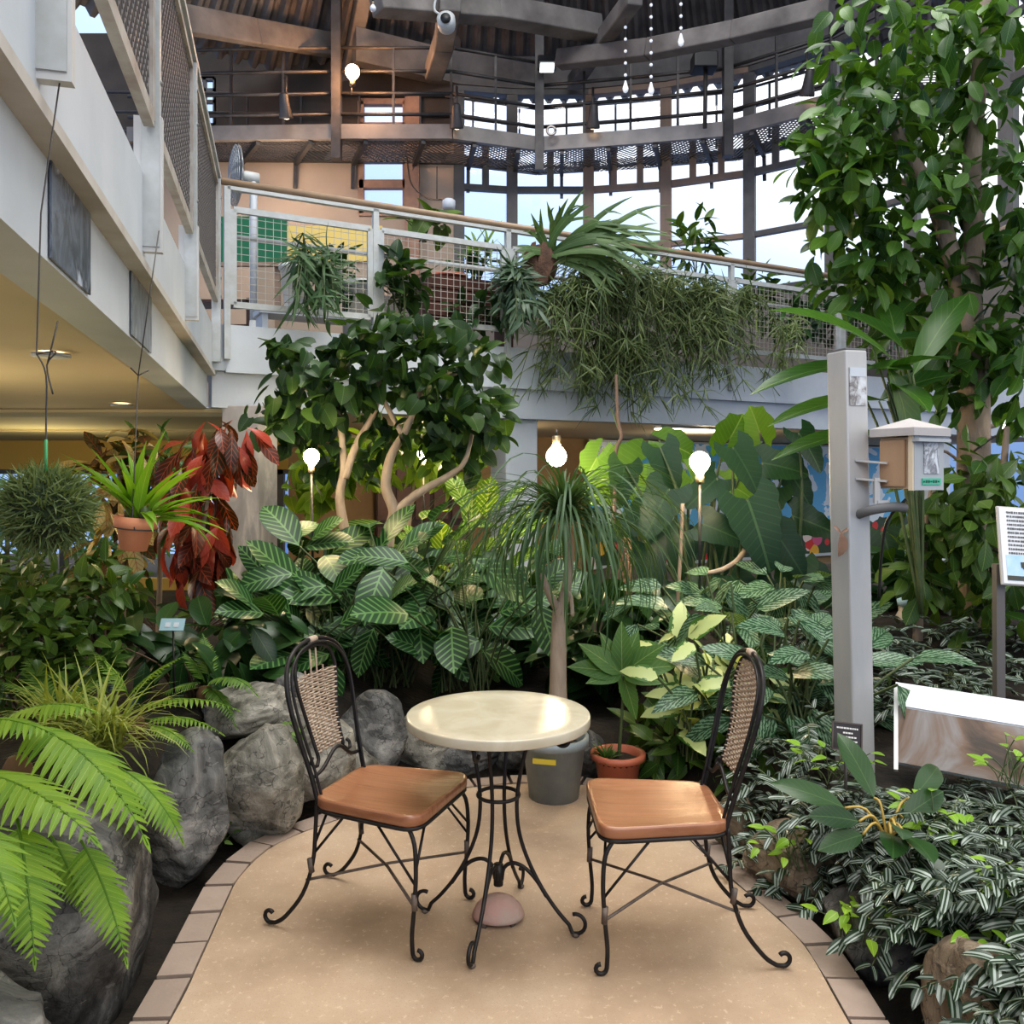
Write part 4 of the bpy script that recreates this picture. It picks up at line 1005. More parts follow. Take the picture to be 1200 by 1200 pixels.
# ================================================================== boulders
def mat_rock(name, c1, c2, c3):
    m, t, b, o = newmat(name); p = t.pos()
    n1 = t.noise(4, p, 8, .65, .8); n2 = t.noise(3, t.mapv(p,(1,1,5),(.4,.3,0)), 6, .6, 1.5)
    c = t.ramp(n1, [(.36,c1),(.5,c2),(.64,c3)]); ck = t.node('ShaderNodeTexVoronoi', {'Vector':t.node('ShaderNodeVectorMath', {0:t.mapv(p,(1,1,.45),(.3,.5,0)), 1:t.node('ShaderNodeTexNoise', {'Vector':p,'Scale':5.0,'Detail':4.0}).outputs[1]}, operation='ADD').outputs[0], 'Scale':4.2}, feature='DISTANCE_TO_EDGE').outputs[0]
    c = t.mix(t.math('MULTIPLY', t.math('LESS_THAN', ck, .018), .6), c, (c1[0]*.4,c1[1]*.4,c1[2]*.4)); c = t.mix(t.math('MULTIPLY', t.math('GREATER_THAN', n2, .58), .35), c, c3)
    t.set(b.inputs['Base Color'], c); b.inputs['Roughness'].default_value = .75
    t.set(b.inputs['Normal'], t.bump(t.math('ADD', n1, t.math('MULTIPLY', t.noise(25,p,5), .35)), .7, .03)); return m
m_rock = mat_rock('grey_rock', (.05,.05,.05),(.15,.15,.145),(.36,.345,.32))
m_rockd = mat_rock('dark_rock', (.018,.017,.016),(.075,.072,.068),(.24,.23,.21))
m_rockg = mat_rock('greenish_rock', (.07,.068,.055),(.21,.20,.17),(.42,.395,.34))
m_rockb = mat_rock('brown_rock', (.08,.06,.04),(.20,.15,.10),(.34,.28,.21))
def boulder(label, c, dims, mat, seed, rot=(0,0,0), sharp=.35):
    bm = bmesh.new(); bmesh.ops.create_icosphere(bm, subdivisions=5, radius=.5)
    rr = random.Random(seed); cuts = []
    for k in range(9):
        u = Vector((rr.gauss(0,1),rr.gauss(0,1),rr.gauss(0,.8))).normalized(); cuts.append((u, rr.uniform(.30,.44)))
    so = Vector((seed*7.3,seed*3.1,seed*1.9))
    for v in bm.verts:
        p = v.co.copy()
        for u, h in cuts:
            e = p.dot(u)-h
            if e > 0: p -= u*e*.82
        nd = p.normalized()
        p += nd*(noise.fractal(p*2.5+so, 1.0, 2.0, 4)*.045 + .018*noise.noise(Vector((p.x*6,p.y*6,p.z*14))+so))
        v.co = Vector((p.x*dims[0]*1.12,p.y*dims[1]*1.12,p.z*dims[2]*1.12))
    bmesh.ops.rotate(bm, verts=bm.verts, cent=(0,0,0), matrix=(Matrix.Rotation(rot[2],3,'Z')@Matrix.Rotation(rot[1],3,'Y')@Matrix.Rotation(rot[0],3,'X')))
    me = bpy.data.meshes.new('boulder'); bm.to_mesh(me); bm.free()
    me.polygons.foreach_set('use_smooth', [True]*len(me.polygons)); me.materials.append(mat)
    o = bpy.data.objects.new('boulder', me); col.objects.link(o); o.location = c
    return tag(o, label, 'boulder', 'boulders edging the planting beds')
boulder('big dark boulder under the large bright fern', (-1.40,2.52,.14), (.58,.78,.74), m_rockd, 3, (0,.12,.1))
boulder('pale grey rounded boulder at the bottom corner below the fern', (-1.30,1.98,.10), (.42,.46,.50), m_rock, 8)
boulder('slanted blue-grey boulder just behind the fern tips', (-1.28,3.30,.19), (.34,.42,.56), m_rock, 12, (0,.35,.3))
boulder('broad upright grey boulder left of the gapped chair', (-1.08,3.60,.19), (.36,.34,.50), m_rockg, 21, (0,.05,.2))
boulder('flat pale slab stone lying on top of the boulder row', (-1.22,3.98,.41), (.46,.42,.22), m_rockg, 5, (0,-.1,.4))
boulder('mossy boulder directly behind the gapped chair back', (-.93,3.92,.22), (.40,.36,.48), m_rockg, 31, (0,.15,0))
boulder('small knobbly stone wedged above the mossy boulder', (-1.07,4.12,.45), (.20,.2,.16), m_rock, 41)
boulder('tall grey boulder between the gapped chair and the table', (-.69,4.32,.17), (.32,.32,.40), m_rock, 52, (0,.1,.5))
boulder('low stone at the foot of the tall grey boulder', (-.80,4.14,.06), (.28,.26,.26), m_rockg, 61)
boulder('wedge shaped pale boulder just left of the tabletop', (-.46,4.42,.10), (.36,.32,.32), m_rockg, 72, (0,-.25,0))
boulder('long low stone behind the table legs', (-.22,4.46,.05), (.42,.3,.24), m_rock, 83)
boulder('small grey stone touching the grey bucket pot', (.03,4.46,.05), (.26,.26,.22), m_rockd, 91)
boulder('stone hidden low between the two pots', (.36,4.36,.05), (.24,.24,.26), m_rockd, 95)
boulder('rough brown boulder below the complete chair', (1.02,3.16,.06), (.30,.34,.26), m_rockb, 101)
boulder('dark soil-stained boulder on the striped plant edge', (1.14,2.74,.03), (.26,.36,.26), m_rockd, 112)
boulder('brown boulder under trailing leaves near the bottom corner', (1.24,2.20,.08), (.30,.34,.40), m_rockb, 124)
boulder('small brown stone farther along the striped plant edge', (.93,3.48,.05), (.2,.24,.22), m_rockb, 133)

# ================================================================== plant materials
g = lambda r,gg,b: (r,gg,b)
m_fern = leafmat('bright_fern', (.12,.25,.025), (.25,.40,.045), None, vein=(.40,.54,.14), rough=.5, trans=.35)
m_fernd = leafmat('mid_fern', (.08,.18,.03), (.17,.29,.05), None, vein=(.30,.42,.12), rough=.5, trans=.35)
m_tuft = leafmat('yellow_grass', (.25,.33,.07), (.42,.46,.14), 'plain', rough=.5)
m_cala = leafmat('zebra_leaf', (.010,.045,.014), (.022,.078,.022), 'zebra', vein=(.115,.23,.075), rough=.42, trans=.18)
m_dark = leafmat('dark_glossy_leaf', (.016,.05,.016), (.04,.095,.028), None, vein=(.08,.15,.05), rough=.3, trans=.18)
m_mid = leafmat('mid_green_leaf', (.03,.085,.018), (.12,.20,.04), None, rough=.36)
m_tree = leafmat('tree_leaf', (.025,.08,.022), (.12,.24,.04), None, vein=(.18,.30,.09), rough=.33, trans=.33)
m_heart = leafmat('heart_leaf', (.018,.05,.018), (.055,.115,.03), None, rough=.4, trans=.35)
m_lime = leafmat('lime_leaf', (.22,.42,.04), (.35,.58,.08), None, trans=.4)
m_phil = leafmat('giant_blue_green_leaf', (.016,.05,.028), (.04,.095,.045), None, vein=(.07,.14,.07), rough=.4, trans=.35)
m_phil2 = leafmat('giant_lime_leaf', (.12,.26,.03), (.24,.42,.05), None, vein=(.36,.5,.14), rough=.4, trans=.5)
m_croton = leafmat('red_croton_leaf', (.028,.03,.012), (.13,.03,.02), 'croton', vein=(.34,.06,.04), rough=.3, trans=.2)
m_crotv = leafmat('variegated_croton', (.05,.10,.03), (.10,.06,.03), 'croton', vein=(.55,.48,.22), rough=.35, trans=.2)
m_trad = leafmat('silver_striped_leaf', (.014,.03,.016), (.035,.065,.03), 'stripe', vein=(.40,.46,.41), rough=.33, trans=.15)
m_agla = leafmat('silver_feather_leaf', (.022,.07,.03), (.04,.10,.045), 'silver', vein=(.20,.31,.20), rough=.35, trans=.2)
m_dief = leafmat('cream_leaf', (.06,.16,.03), (.10,.22,.05), 'cream', vein=(.58,.66,.30), rough=.4, trans=.3)
m_ball = leafmat('moss_ball_leaf', (.09,.14,.06), (.24,.30,.13), 'plain', rough=.6)
m_orch = leafmat('orchid_leaf', (.14,.30,.025), (.26,.46,.05), None, vein=(.4,.55,.15), rough=.4, trans=.4)
m_hang = leafmat('willow_leaf', (.05,.09,.03), (.19,.24,.09), 'plain', rough=.45, trans=.3)
m_stag = leafmat('staghorn_frond', (.05,.105,.03), (.12,.20,.065), None, vein=(.2,.3,.14), rough=.5)
m_leafbrown = M('leaf_brown', (.13,.07,.035), .8)

# ================================================================== ferns (each frond its own part)
def frond(mb, base, d, L, W, bend, n=21, up=(0,0,1), pw=None):
    d = Vector(d).normalized(); up = Vector(up); nn = (up-d*up.dot(d)).normalized(); sd = d.cross(nn)
    t = np.linspace(0,1,n); a = bend*t; a = np.where(a==0,1e-6,a)
    X = np.sin(bend*t)/bend*L; Z = -(1-np.cos(bend*t))/bend*L
    P = np.array(base)+X[:,None]*np.array(d)+Z[:,None]*np.array(nn)
    T = np.cos(bend*t)[:,None]*np.array(d)-np.sin(bend*t)[:,None]*np.array(nn)
    N = np.sin(bend*t)[:,None]*np.array(d)+np.cos(bend*t)[:,None]*np.array(nn)
    mb.tube([Vector(p) for p in P[::2]], lerp_list([.004,.0012], len(P[::2])), 5)
    i0 = max(1,int(n*.12)); prof = np.clip(np.interp(t,[0,.12,.3,.5,.75,.9,1],[.55,.85,1,.88,.52,.24,.06]),0,1)
    for s in (-1,1):
        idx = np.arange(i0,n-1)
        ang = .42+.35*t[idx]
        dd = np.array(sd)*s*np.cos(ang)[:,None]+T[idx]*np.sin(ang)[:,None]-N[idx]*.12
        LL = np.maximum(.012, W*prof[idx])
        mb.leaves(T_SERR2, P[idx], dd, N[idx]+rv(len(idx))*.12, LL, np.minimum(LL*.30, pw or L/n*1.08), RG.uniform(.2,.7,len(idx)), .15)
    mb.leaves(T_LANCE, [P[-2]], [T[-1]], [N[-1]], L*.09, L*.025, .1)
T_SERR2 = tmpl(lambda t: .5*(1-t**2.4)**.9*(.84+.16*((t*5)%1)) if t<1 else 0, 11)
def fern(name, label, fronds, mat, stemc):
    t = thing(name, label, 'fern', stemc)
    for base, d, L, W, bend in fronds:
        mb = MB(); frond(mb, base, d, L, W, bend); mb.build('frond', mat, t)
    mb = MB(); mb.lathe([(.03,-.06),(.04,0),(.025,.03),(.002,.035)], stemc, 10); mb.build('crown_base', m_leafbrown, t)
    return t
def fr(px0,py0,d0,px1,py1,d1,W,bend,up=0.0):
    a, b = Pt(px0,py0,d0), Pt(px1,py1,d1); v = b-a
    h = Vector((v.x,v.y,0)); hl = h.length
    L = v.length*(1+.08*bend)
    dr = Vector((v.x,v.y,v.z)).normalized(); nn = (V(0,0,1)-dr*dr.z).normalized()
    d = dr*math.cos(bend/2)+nn*math.sin(bend/2)
    return (a, d, L, W, bend)
fern('large_fern', 'large bright green fern arching over the big dark boulder', [
    fr(-60,905,2.15, 108,985,1.95,.145,.75), fr(30,850,2.35, 168,985,2.15,.15,.95), fr(20,960,2.0, 40,1125,1.85,.105,.7),
    fr(95,985,2.25, 147,1125,2.1,.085,.6), fr(-40,960,1.9, 15,1075,1.7,.10,.8), fr(140,900,2.6, 212,985,2.5,.10,.8),
    fr(-60,850,2.3, 60,860,2.2,.12,.6), fr(10,840,2.5,110,835,2.4,.11,.7), fr(-70,1010,1.9,-10,1080,1.75,.09,.7), fr(60,980,2.3,95,1065,2.2,.07,.6)], m_fern, Pt(20,900,2.4))
fern('lime_fern', 'yellow-green fern with short fronds above the slanted boulder', [
    fr(160,830,3.4, 275,832,3.3,.075,.7), fr(170,845,3.3,258,860,3.2,.06,.8), fr(150,815,3.5,215,770,3.5,.07,.5), fr(175,850,3.2,225,880,3.1,.055,.7), fr(130,830,3.3,70,810,3.3,.08,.6),
    fr(150,815,3.5,110,765,3.5,.075,.6)], m_fern, Pt(160,850,3.4))
fern('arching_fern', 'mid green fern with drooping tips beside the gapped chair', [
    fr(245,800,3.9, 300,815,3.7,.085,1.1), fr(240,800,3.9,215,765,3.9,.07,.6), fr(235,800,3.9,190,815,3.8,.07,.8), fr(245,795,3.9,238,745,4.0,.07,.5), fr(240,805,3.9,275,850,3.7,.06,.9)], m_fernd, Pt(240,812,3.9))
fern('shady_fern', 'darker fern fronds spreading behind the yellow grass tuft', [
    fr(60,830,3.3, 0,800,3.2,.10,.7), fr(60,830,3.3,140,790,3.4,.10,.6), fr(60,830,3.3,30,770,3.4,.09,.5), fr(60,830,3.3,95,850,3.1,.09,.9)], m_fernd, Pt(60,838,3.35))
# yellow grass tuft
t = thing('grass_tuft_plant', 'yellow-green grassy tuft on the bed above the large fern', 'plant', Pt(130,872,2.9))
mb = MB(); rosette(mb, Pt(125,868,2.9), 170, T_STRAP3, .30, .010, el=(15,80), bend=(.5,1.8), fold=.2, spread=.05); rosette(mb, Pt(70,850,3.0), 110, T_STRAP3, .28, .009, el=(25,85), bend=(.4,1.4), fold=.2, spread=.05)
mb.build('foliage', m_tuft, t)

# ================================================================== shrubs in the side bed
def shrub(name, label, cat, blobs, tm, L, W, mat, root, stems=6, smat=None, droop=.1, group=None, **kw):
    t = thing(name, label, cat, root, group)
    mb = MB(); P = blob_leaves(mb, blobs, tm, L, W, droop=droop, **kw); mb.build('foliage', mat, t)
    mb = MB(); root = Vector(root)
    idx = RG.choice(len(P), min(stems,len(P)), replace=False)
    for i in idx:
        p = Vector(P[i]); m = root.lerp(p,.5)+V(R_.uniform(-.05,.05),R_.uniform(-.05,.05),.04)
        mb.tube(smooth_pts([root+V(R_.uniform(-.05,.05),R_.uniform(-.05,.05),-.03),m,p],4), lerp_list([.008,.003],9), 5)
    mb.build('stem', smat or m_vine, t); return t
shrub('leafy_shrub', 'dense small-leaved green shrub below the moss ball', 'shrub', [(40,720,3.7,75,55,.35,300),(70,770,3.6,70,50,.3,260),(0,790,3.4,40,40,.3,120),(10,690,3.9,50,35,.3,120)], T_OVATE, .085,.05, m_mid, Pt(45,850,3.6), 14)
shrub('leafy_shrub', 'lighter green seedling shrub with a thin brown trunk under the orchid pot', 'shrub', [(120,695,3.8,40,22,.15,60),(118,660,3.9,20,14,.1,20)], T_OVATE, .12,.055, m_mid, Pt(116,760,3.8), 8)
shrub('dark_leaf_plant', 'broad dark leaved plant around the little blue label', 'plant', [(200,760,4.0,75,25,.3,34),(290,735,4.5,60,40,.3,40),(150,740,4.2,40,20,.2,16),(260,790,4.2,50,25,.2,22)], T_ELL, .24,.10, m_dark, Pt(220,830,4.1), 10)
shrub('dark_leaf_plant', 'dim glossy plant behind the red croton', 'plant', [(140,690,5.2,40,25,.3,30),(270,720,5.2,50,18,.3,30)], T_OVATE, .16,.08, m_mid, Pt(210,770,5.1), 8)
shrub('dark_leaf_plant', 'shadowy green plant at the far frame edge behind the small-leaved shrub', 'plant', [(-10,670,5.5,50,35,.4,120),(60,665,5.5,50,20,.4,60)], T_LANCE, .22,.03, leafmat('grey_green_leaf',(.06,.12,.06),(.12,.2,.1),'plain'), Pt(10,760,5.4), 8)
shrub('leafy_shrub', 'little light green shrub in front of the bark printed pillar', 'shrub', [(285,705,5.0,28,22,.15,40)], T_OVATE, .11,.06, m_mid, Pt(285,750,5.0), 6)
# extra fillers under the calatheas
# croton: tall red leaves
t = thing('red_croton', 'tall croton with drooping dark red leaves before the bark printed pillar', 'plant', Pt(232,780,4.6))
mb = MB(); blob_leaves(mb, [(262,515,4.6,40,28,.2,34),(235,560,4.6,34,60,.2,46),(215,625,4.6,22,42,.15,22),(250,630,4.6,20,50,.15,24),(225,660,4.6,14,24,.1,8)], T_OBOV, .24,.085, droop=1.1, out=.5, bend=(.3,1.1)); mb.build('foliage', m_croton, t)
mb = MB(); mb.tube(smooth_pts([Pt(228,780,4.6),Pt(232,690,4.6),Pt(238,620,4.6),Pt(248,560,4.6),Pt(262,500,4.6)],5), lerp_list([.018,.009],21), 7); mb.tube(smooth_pts([Pt(236,650,4.6),Pt(252,600,4.65),Pt(255,540,4.7)],4), .008, 6); mb.build('stem', m_bark, t)
t = thing('variegated_croton', 'croton with cream and pink blotched leaves beside the orchid pot', 'plant', Pt(140,790,4.9))
mb = MB(); blob_leaves(mb, [(128,555,4.9,20,32,.2,50),(150,590,4.9,26,50,.2,50),(150,530,4.9,34,34,.2,30),(135,640,4.9,25,25,.2,24)], T_OBOV, .20,.07, droop=.5, out=.6); mb.build('foliage', m_crotv, t)
mb = MB(); mb.tube(smooth_pts([Pt(140,790,4.9),Pt(145,690,4.9),Pt(143,600,4.9),Pt(138,540,4.9)],5), lerp_list([.02,.01],16), 7); mb.build('stem', m_bark, t)
t = thing('green_croton', 'leafy green croton spreading behind the hanging orchid', 'plant', Pt(185,780,5.1))
mb = MB(); blob_leaves(mb, [(185,540,5.1,45,34,.25,60),(215,580,5.1,40,40,.25,50)], T_OBOV, .19,.06, droop=.3, out=.7); mb.build('foliage', m_mid, t)
mb = MB(); mb.tube(smooth_pts([Pt(185,780,5.1),Pt(188,650,5.1),Pt(190,540,5.1)],5), lerp_list([.02,.01],11), 7); mb.build('stem', m_bark, t)
# hanging moss ball and orchid pot
c = Pt(55,598,1.97); t = thing('hanging_plant_ball', 'round spiky green air-plant ball hung on a wire', 'hanging plant', c)
mb = MB(); n = 2600; u = rv(n); P = np.array(c)+u*.078*RG.uniform(.75,1,(n,1)); mb.leaves(T_STRAP3, P, u+rv(n)*.75+np.array([0,0,.1]), rv(n), RG.uniform(.03,.065,n), .0052, RG.uniform(.2,1.2,n), .2); mb.build('foliage', m_ball, t)
mb = MB(); mb.sphere(c, .085, 14); mb.build('core', M('moss_core',(.03,.045,.02),.9), t)
wtop = Vector(P3(left_at(1.98,-.05),2.44))
mb = MB(); mb.tube(smooth_pts([c+V(0,0,.06), Pt(54,500,1.97), Pt(54,440,1.97), Pt(43,415,1.97)],4)+[Pt(48,250,1.965),wtop], .0019, 5); mb.tube(smooth_pts([Pt(43,415,1.97),Pt(66,412,1.97),Pt(55,428,1.97),Pt(62,462,1.97)],4), .0019, 5); mb.tube([Pt(56,425,1.97),Pt(68,376,1.97)], .0019,5); mb.build('hanging_wire', m_steel, t)
mb = MB(); mb.tube([c+V(-.002,0,.06),Pt(54,515,1.97)], .004, 6); mb.build('green_tie', M('green_tie',(.05,.30,.12),.5), t)
c = Pt(158,625,3.3); t = thing('hanging_orchid', 'bright green orchid in a tilted terracotta pot hung on a wire', 'hanging plant', c)
MT = Matrix.Rotation(math.radians(6),3,'Y')
mb = MB(); mb.lathe([(.001,-.065),(.05,-.065),(.066,.02),(.078,.022),(.081,.065),(.070,.065),(.066,.04),(.001,.04)], c, 30, M=MT); mb.build('terracotta_pot', m_terr, t)
mb = MB(); mb.tube([c+MT@V(.079*math.cos(a),.079*math.sin(a),.02) for a in np.linspace(0,2*PI,24)], .0028, 5)
wt = Vector(P3(left_at(3.40,-.07),2.47)); kk = Pt(162,440,3.33)
mb.tube([c+MT@V(.03,-.075,.02),c+MT@V(.01,-.06,.08),kk], .0024, 5); mb.tube([kk,wt], .0024,5); mb.tube([kk+V(-.03,0,.03),kk,kk+V(.04,0,.02)], .003,5); mb.build('hanging_wire', m_steel, t)
mb = MB(); top = c+V(.01,0,.06)
rosette(mb, top, 16, T_LANCE, .34,.05, el=(45,85), bend=(.1,.7), fold=.35, spread=.03); rosette(mb, top+V(.03,0,0), 14, T_LANCE, .32,.045, el=(5,50), az=(-70,70), bend=(.4,1.3), fold=.35, spread=.02); mb.build('foliage', m_orch, t)
mb = MB()
for k in range(5): mb.sphere(c+V(R_.uniform(-.04,.05),R_.uniform(-.03,.03),.07), .022, 8, (1,1,1.7))
mb.build('pseudobulb', m_stem, t)

# little blue label among dark leaves
p = Pt(202,732,3.7); t = thing('plant_label', 'little pale blue plant label on a stake among dark leaves', 'plant label', p)
ML = Matrix.Rotation(-.5,3,'X'); mb = MB(); mb.box(p,(.105,.006,.055),M=ML); mb.build('card', M('pale_blue_card',(.30,.45,.50),.35), t)
mb = MB(); mb.box(p+ML@V(-.018,-.004,-.002),(.022,.002,.02),M=ML); mb.box(p+ML@V(.018,-.004,-.002),(.022,.002,.02),M=ML); mb.build('printed_mark', m_white, t)
mb = MB(); mb.tube([p+V(0,.01,-.02),p+V(0,.02,-.3)], .005, 5); mb.build('stake', m_black, t)
p = Pt(588,730,4.9); t = thing('plant_label', 'blue-white plant label beside the ponytail palm strands', 'plant label', p)
mb = MB(); mb.box(p,(.09,.006,.05),M=ML); mb.build('card', M('lavender_card',(.38,.45,.62),.35), t); mb = MB(); mb.tube([p+V(0,.01,-.02),p+V(0,.02,-.35)], .005, 5); mb.build('stake', m_black, t)

# ================================================================== zebra calatheas
def calathea(label, px, py, d, n, L, el=(40,86), pl=(.35,.75), az=(0,360)):
    c = Pt(px,py,d); t = thing('zebra_plant', label, 'plant', c, 'zebra plants behind the boulders')
    mb, st = MB(), MB(); petioled(mb, st, c, n, T_ELL, L, L*.52, pl, el, az, bend=(.2,.7), fold=.18, lel=(-50,60), spread=.14, face=.9)
    mb.build('foliage', m_cala, t); st.build('stem', m_stem, t)
calathea('zebra striped plant directly behind the gapped chair', 375,800,4.75, 46, .33, pl=(.12,.75))
calathea('tallest zebra striped plant in the middle of its clump', 455,800,5.0, 50, .37, pl=(.2,.98))
calathea('zebra striped plant nearest the ponytail palm', 545,805,4.9, 46, .35, pl=(.12,.9))
calathea('zebra striped plant farthest left, below the lit globe bulb', 320,770,5.1, 24, .33, pl=(.25,.8))
t = thing('zebra_plant', 'sunlit lime green striped plant behind the dark zebra plants', 'plant', Pt(530,700,6.2)); mb, st = MB(), MB()
petioled(mb, st, Pt(530,730,6.2), 26, T_ELL, .40,.19, (.4,.85), (50,88), bend=(.2,.5), lel=(0,70), spread=.25); mb.build('foliage', leafmat('lime_zebra',(.10,.25,.03),(.18,.36,.05),'zebra',vein=(.42,.55,.22),trans=.5), t); st.build('stem', m_stem, t)  # lime leaf colour, much paler than the other zebra plants
# fill plants in shade behind
for px, py, d, rx, n, lab in ((420,690,5.9,90,150,'dim leafy plant in the shade behind the zebra plants'),(600,720,5.7,70,150,'dim leafy plant in the shade behind the ponytail palm'),(880,765,5.4,80,100,'dim leafy plant in the shade under the giant rounded leaves'),(1090,690,5.6,80,160,'dim leafy plant in the shade right of the big trunk base'),(710,750,5.2,80,190,'dim leafy plant in the shade behind the young potted tree')):
    shrub('shade_plant', lab, 'plant', [(px,py,d,rx,60,.3,n)], T_ELL, .26,.12, m_dark, Pt(px,py+80,d), 10)

# ================================================================== small tree with heart leaves
t = thing('small_tree', 'small tree with heart shaped leaves and pale twisting trunks under the back gallery', 'tree', Pt(440,690,5.6))
mb = MB(); D = 5.6
def limb(mb, pts, r0, r1, d=D, k=5, n=8):
    q = [Pt(*p) if len(p)==3 else Pt(p[0],p[1],d) for p in pts]; s = smooth_pts(q,k); mb.tube(s, lerp_list([r0,r1],len(s)), n)
limb(mb, [(420,690),(408,640),(398,585),(403,545),(395,480),(372,430)], .042,.014)
limb(mb, [(404,560),(418,520),(440,480),(445,440)], .03,.012)
limb(mb, [(450,690),(455,630),(462,600),(452,570),(458,535),(475,505),(488,470),(500,430),(515,400)], .048,.012)
limb(mb, [(460,603),(490,578),(525,558),(545,540),(555,500)], .034,.01)
limb(mb, [(472,510),(450,470),(430,430),(420,400)], .02,.009); limb(mb, [(490,465),(530,440),(560,430)], .014,.006)
limb(mb, [(395,480),(350,450),(325,430)], .014,.006)
mb.build('trunk', m_trunk, t)
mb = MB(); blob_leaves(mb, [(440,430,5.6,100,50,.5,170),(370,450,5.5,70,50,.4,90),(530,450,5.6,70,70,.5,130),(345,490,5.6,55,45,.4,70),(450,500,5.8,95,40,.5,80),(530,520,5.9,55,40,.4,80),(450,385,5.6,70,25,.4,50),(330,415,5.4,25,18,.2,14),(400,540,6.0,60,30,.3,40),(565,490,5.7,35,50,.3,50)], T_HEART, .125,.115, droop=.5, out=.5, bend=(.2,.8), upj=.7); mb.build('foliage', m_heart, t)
t = thing('small_tree', 'sunlit yellow-green small tree glowing behind the heart leaved one', 'tree', Pt(480,690,7.0)); mb = MB()
blob_leaves(mb, [(420,540,7.0,70,40,.4,90),(520,520,7.0,60,50,.4,110),(370,570,7.0,40,35,.3,40)], T_HEART, .16,.13, droop=.4, upj=.7); mb.build('foliage', leafmat('yellow_green_heart',(.16,.28,.03),(.30,.42,.06),None,trans=.55), t)  # lighter yellow-green leaf colour than the heart leaved tree
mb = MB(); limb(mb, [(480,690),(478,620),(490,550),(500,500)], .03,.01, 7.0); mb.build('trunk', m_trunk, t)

# ================================================================== giant rounded leaf plants
def giant(label, leaves, mat, root, cat='plant', tm=T_LOBE2, name='giant_leaf_plant'):
    root = Vector(root); t = thing(name, label, cat, root); mb, st = MB(), MB()
    for px, py, d, size, ang, tilt in leaves:
        p = Pt(px,py,d); a = math.radians(ang)   # ang: direction of the tip in the picture plane, tilt: toward the viewer
        dd = V(math.cos(a),-.35,-math.sin(a)); nn = V(R_.uniform(-.3,.3),-1,tilt)
        size *= .78
        mb.leaves(tm, [p-dd.normalized()*size*.3], [dd], [nn], size, size*.92, R_.uniform(.15,.6), .15)
        st.tube(smooth_pts([root+V(R_.uniform(-.1,.1),0,0), root.lerp(p,.6)+V(0,0,.15), p-dd.normalized()*size*.3],4), lerp_list([.014,.008],9), 6)
    mb.build('foliage', mat, t); st.build('stem', m_stem, t)
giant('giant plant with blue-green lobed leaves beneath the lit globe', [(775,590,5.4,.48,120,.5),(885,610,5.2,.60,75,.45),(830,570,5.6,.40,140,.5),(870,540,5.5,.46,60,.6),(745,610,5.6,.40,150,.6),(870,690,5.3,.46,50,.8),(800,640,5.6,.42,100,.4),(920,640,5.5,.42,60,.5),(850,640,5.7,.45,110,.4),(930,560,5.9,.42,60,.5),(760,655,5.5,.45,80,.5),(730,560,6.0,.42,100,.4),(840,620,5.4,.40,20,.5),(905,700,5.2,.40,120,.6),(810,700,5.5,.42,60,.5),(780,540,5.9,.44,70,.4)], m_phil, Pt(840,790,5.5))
giant('sunlit lime giant leaves against the back gallery soffit', [(855,515,6.2,.38,-60,.2),(890,505,6.2,.36,-110,.2),(745,545,6.3,.56,160,.3),(810,560,6.2,.34,60,.3),(760,570,6.2,.4,100,.4),(715,570,6.3,.40,170,.3),(860,570,6.2,.36,30,.3),(880,600,6.2,.40,100,.3),(700,535,6.4,.34,120,.3),(785,520,6.4,.36,20,.3)], m_phil2, Pt(800,780,6.2), tm=T_ROUND)  # round leaves in lime colour
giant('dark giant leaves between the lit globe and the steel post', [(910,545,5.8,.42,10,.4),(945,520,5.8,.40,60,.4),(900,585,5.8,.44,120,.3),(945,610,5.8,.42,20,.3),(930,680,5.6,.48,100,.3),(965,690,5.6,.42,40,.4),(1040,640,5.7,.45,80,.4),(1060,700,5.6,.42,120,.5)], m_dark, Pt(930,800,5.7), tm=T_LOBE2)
# brown hanging vine
mb = MB(); mb.tube(smooth_pts([Pt(722,440,7.0),Pt(724,490,6.6),Pt(728,512,6.4),Pt(721,535,6.2),Pt(720,640,5.6),Pt(718,720,5.2)],5), .014, 7)
tag(mb.build('hanging_vine', m_vine), 'thin brown vine dangling from the gallery plants past the globe bulb', 'vine')
mb = MB(); mb.tube(smooth_pts([Pt(800,590,5.2),Pt(797,660,5.2),Pt(790,760,5.2)],5), .012, 6)
tag(mb.build('bamboo_cane', m_bark), 'slim pale cane upright among the giant leaves', 'cane')
mb = MB(); mb.tube(smooth_pts([Pt(880,630,5.3),Pt(866,655,5.3),Pt(845,668,5.3),Pt(825,672,5.3)],4), lerp_list([.02,.014],13), 7)
tag(mb.build('pruned_branch', m_trunk), 'pale pruned branch end between giant leaves', 'branch')
# slender rough stem beside the palm
mb = MB(); mb.tube([Pt(737,800,5.1),Pt(733,720,5.1),Pt(732,630,5.1)], [.05,.045,.04], 9)
tag(mb.build('tree_stump', M('shaggy_bark',(.16,.10,.06),.95,c2=(.08,.05,.03),scale=20,bump=.8)), 'short shaggy brown stem behind the ponytail palm strands', 'trunk')

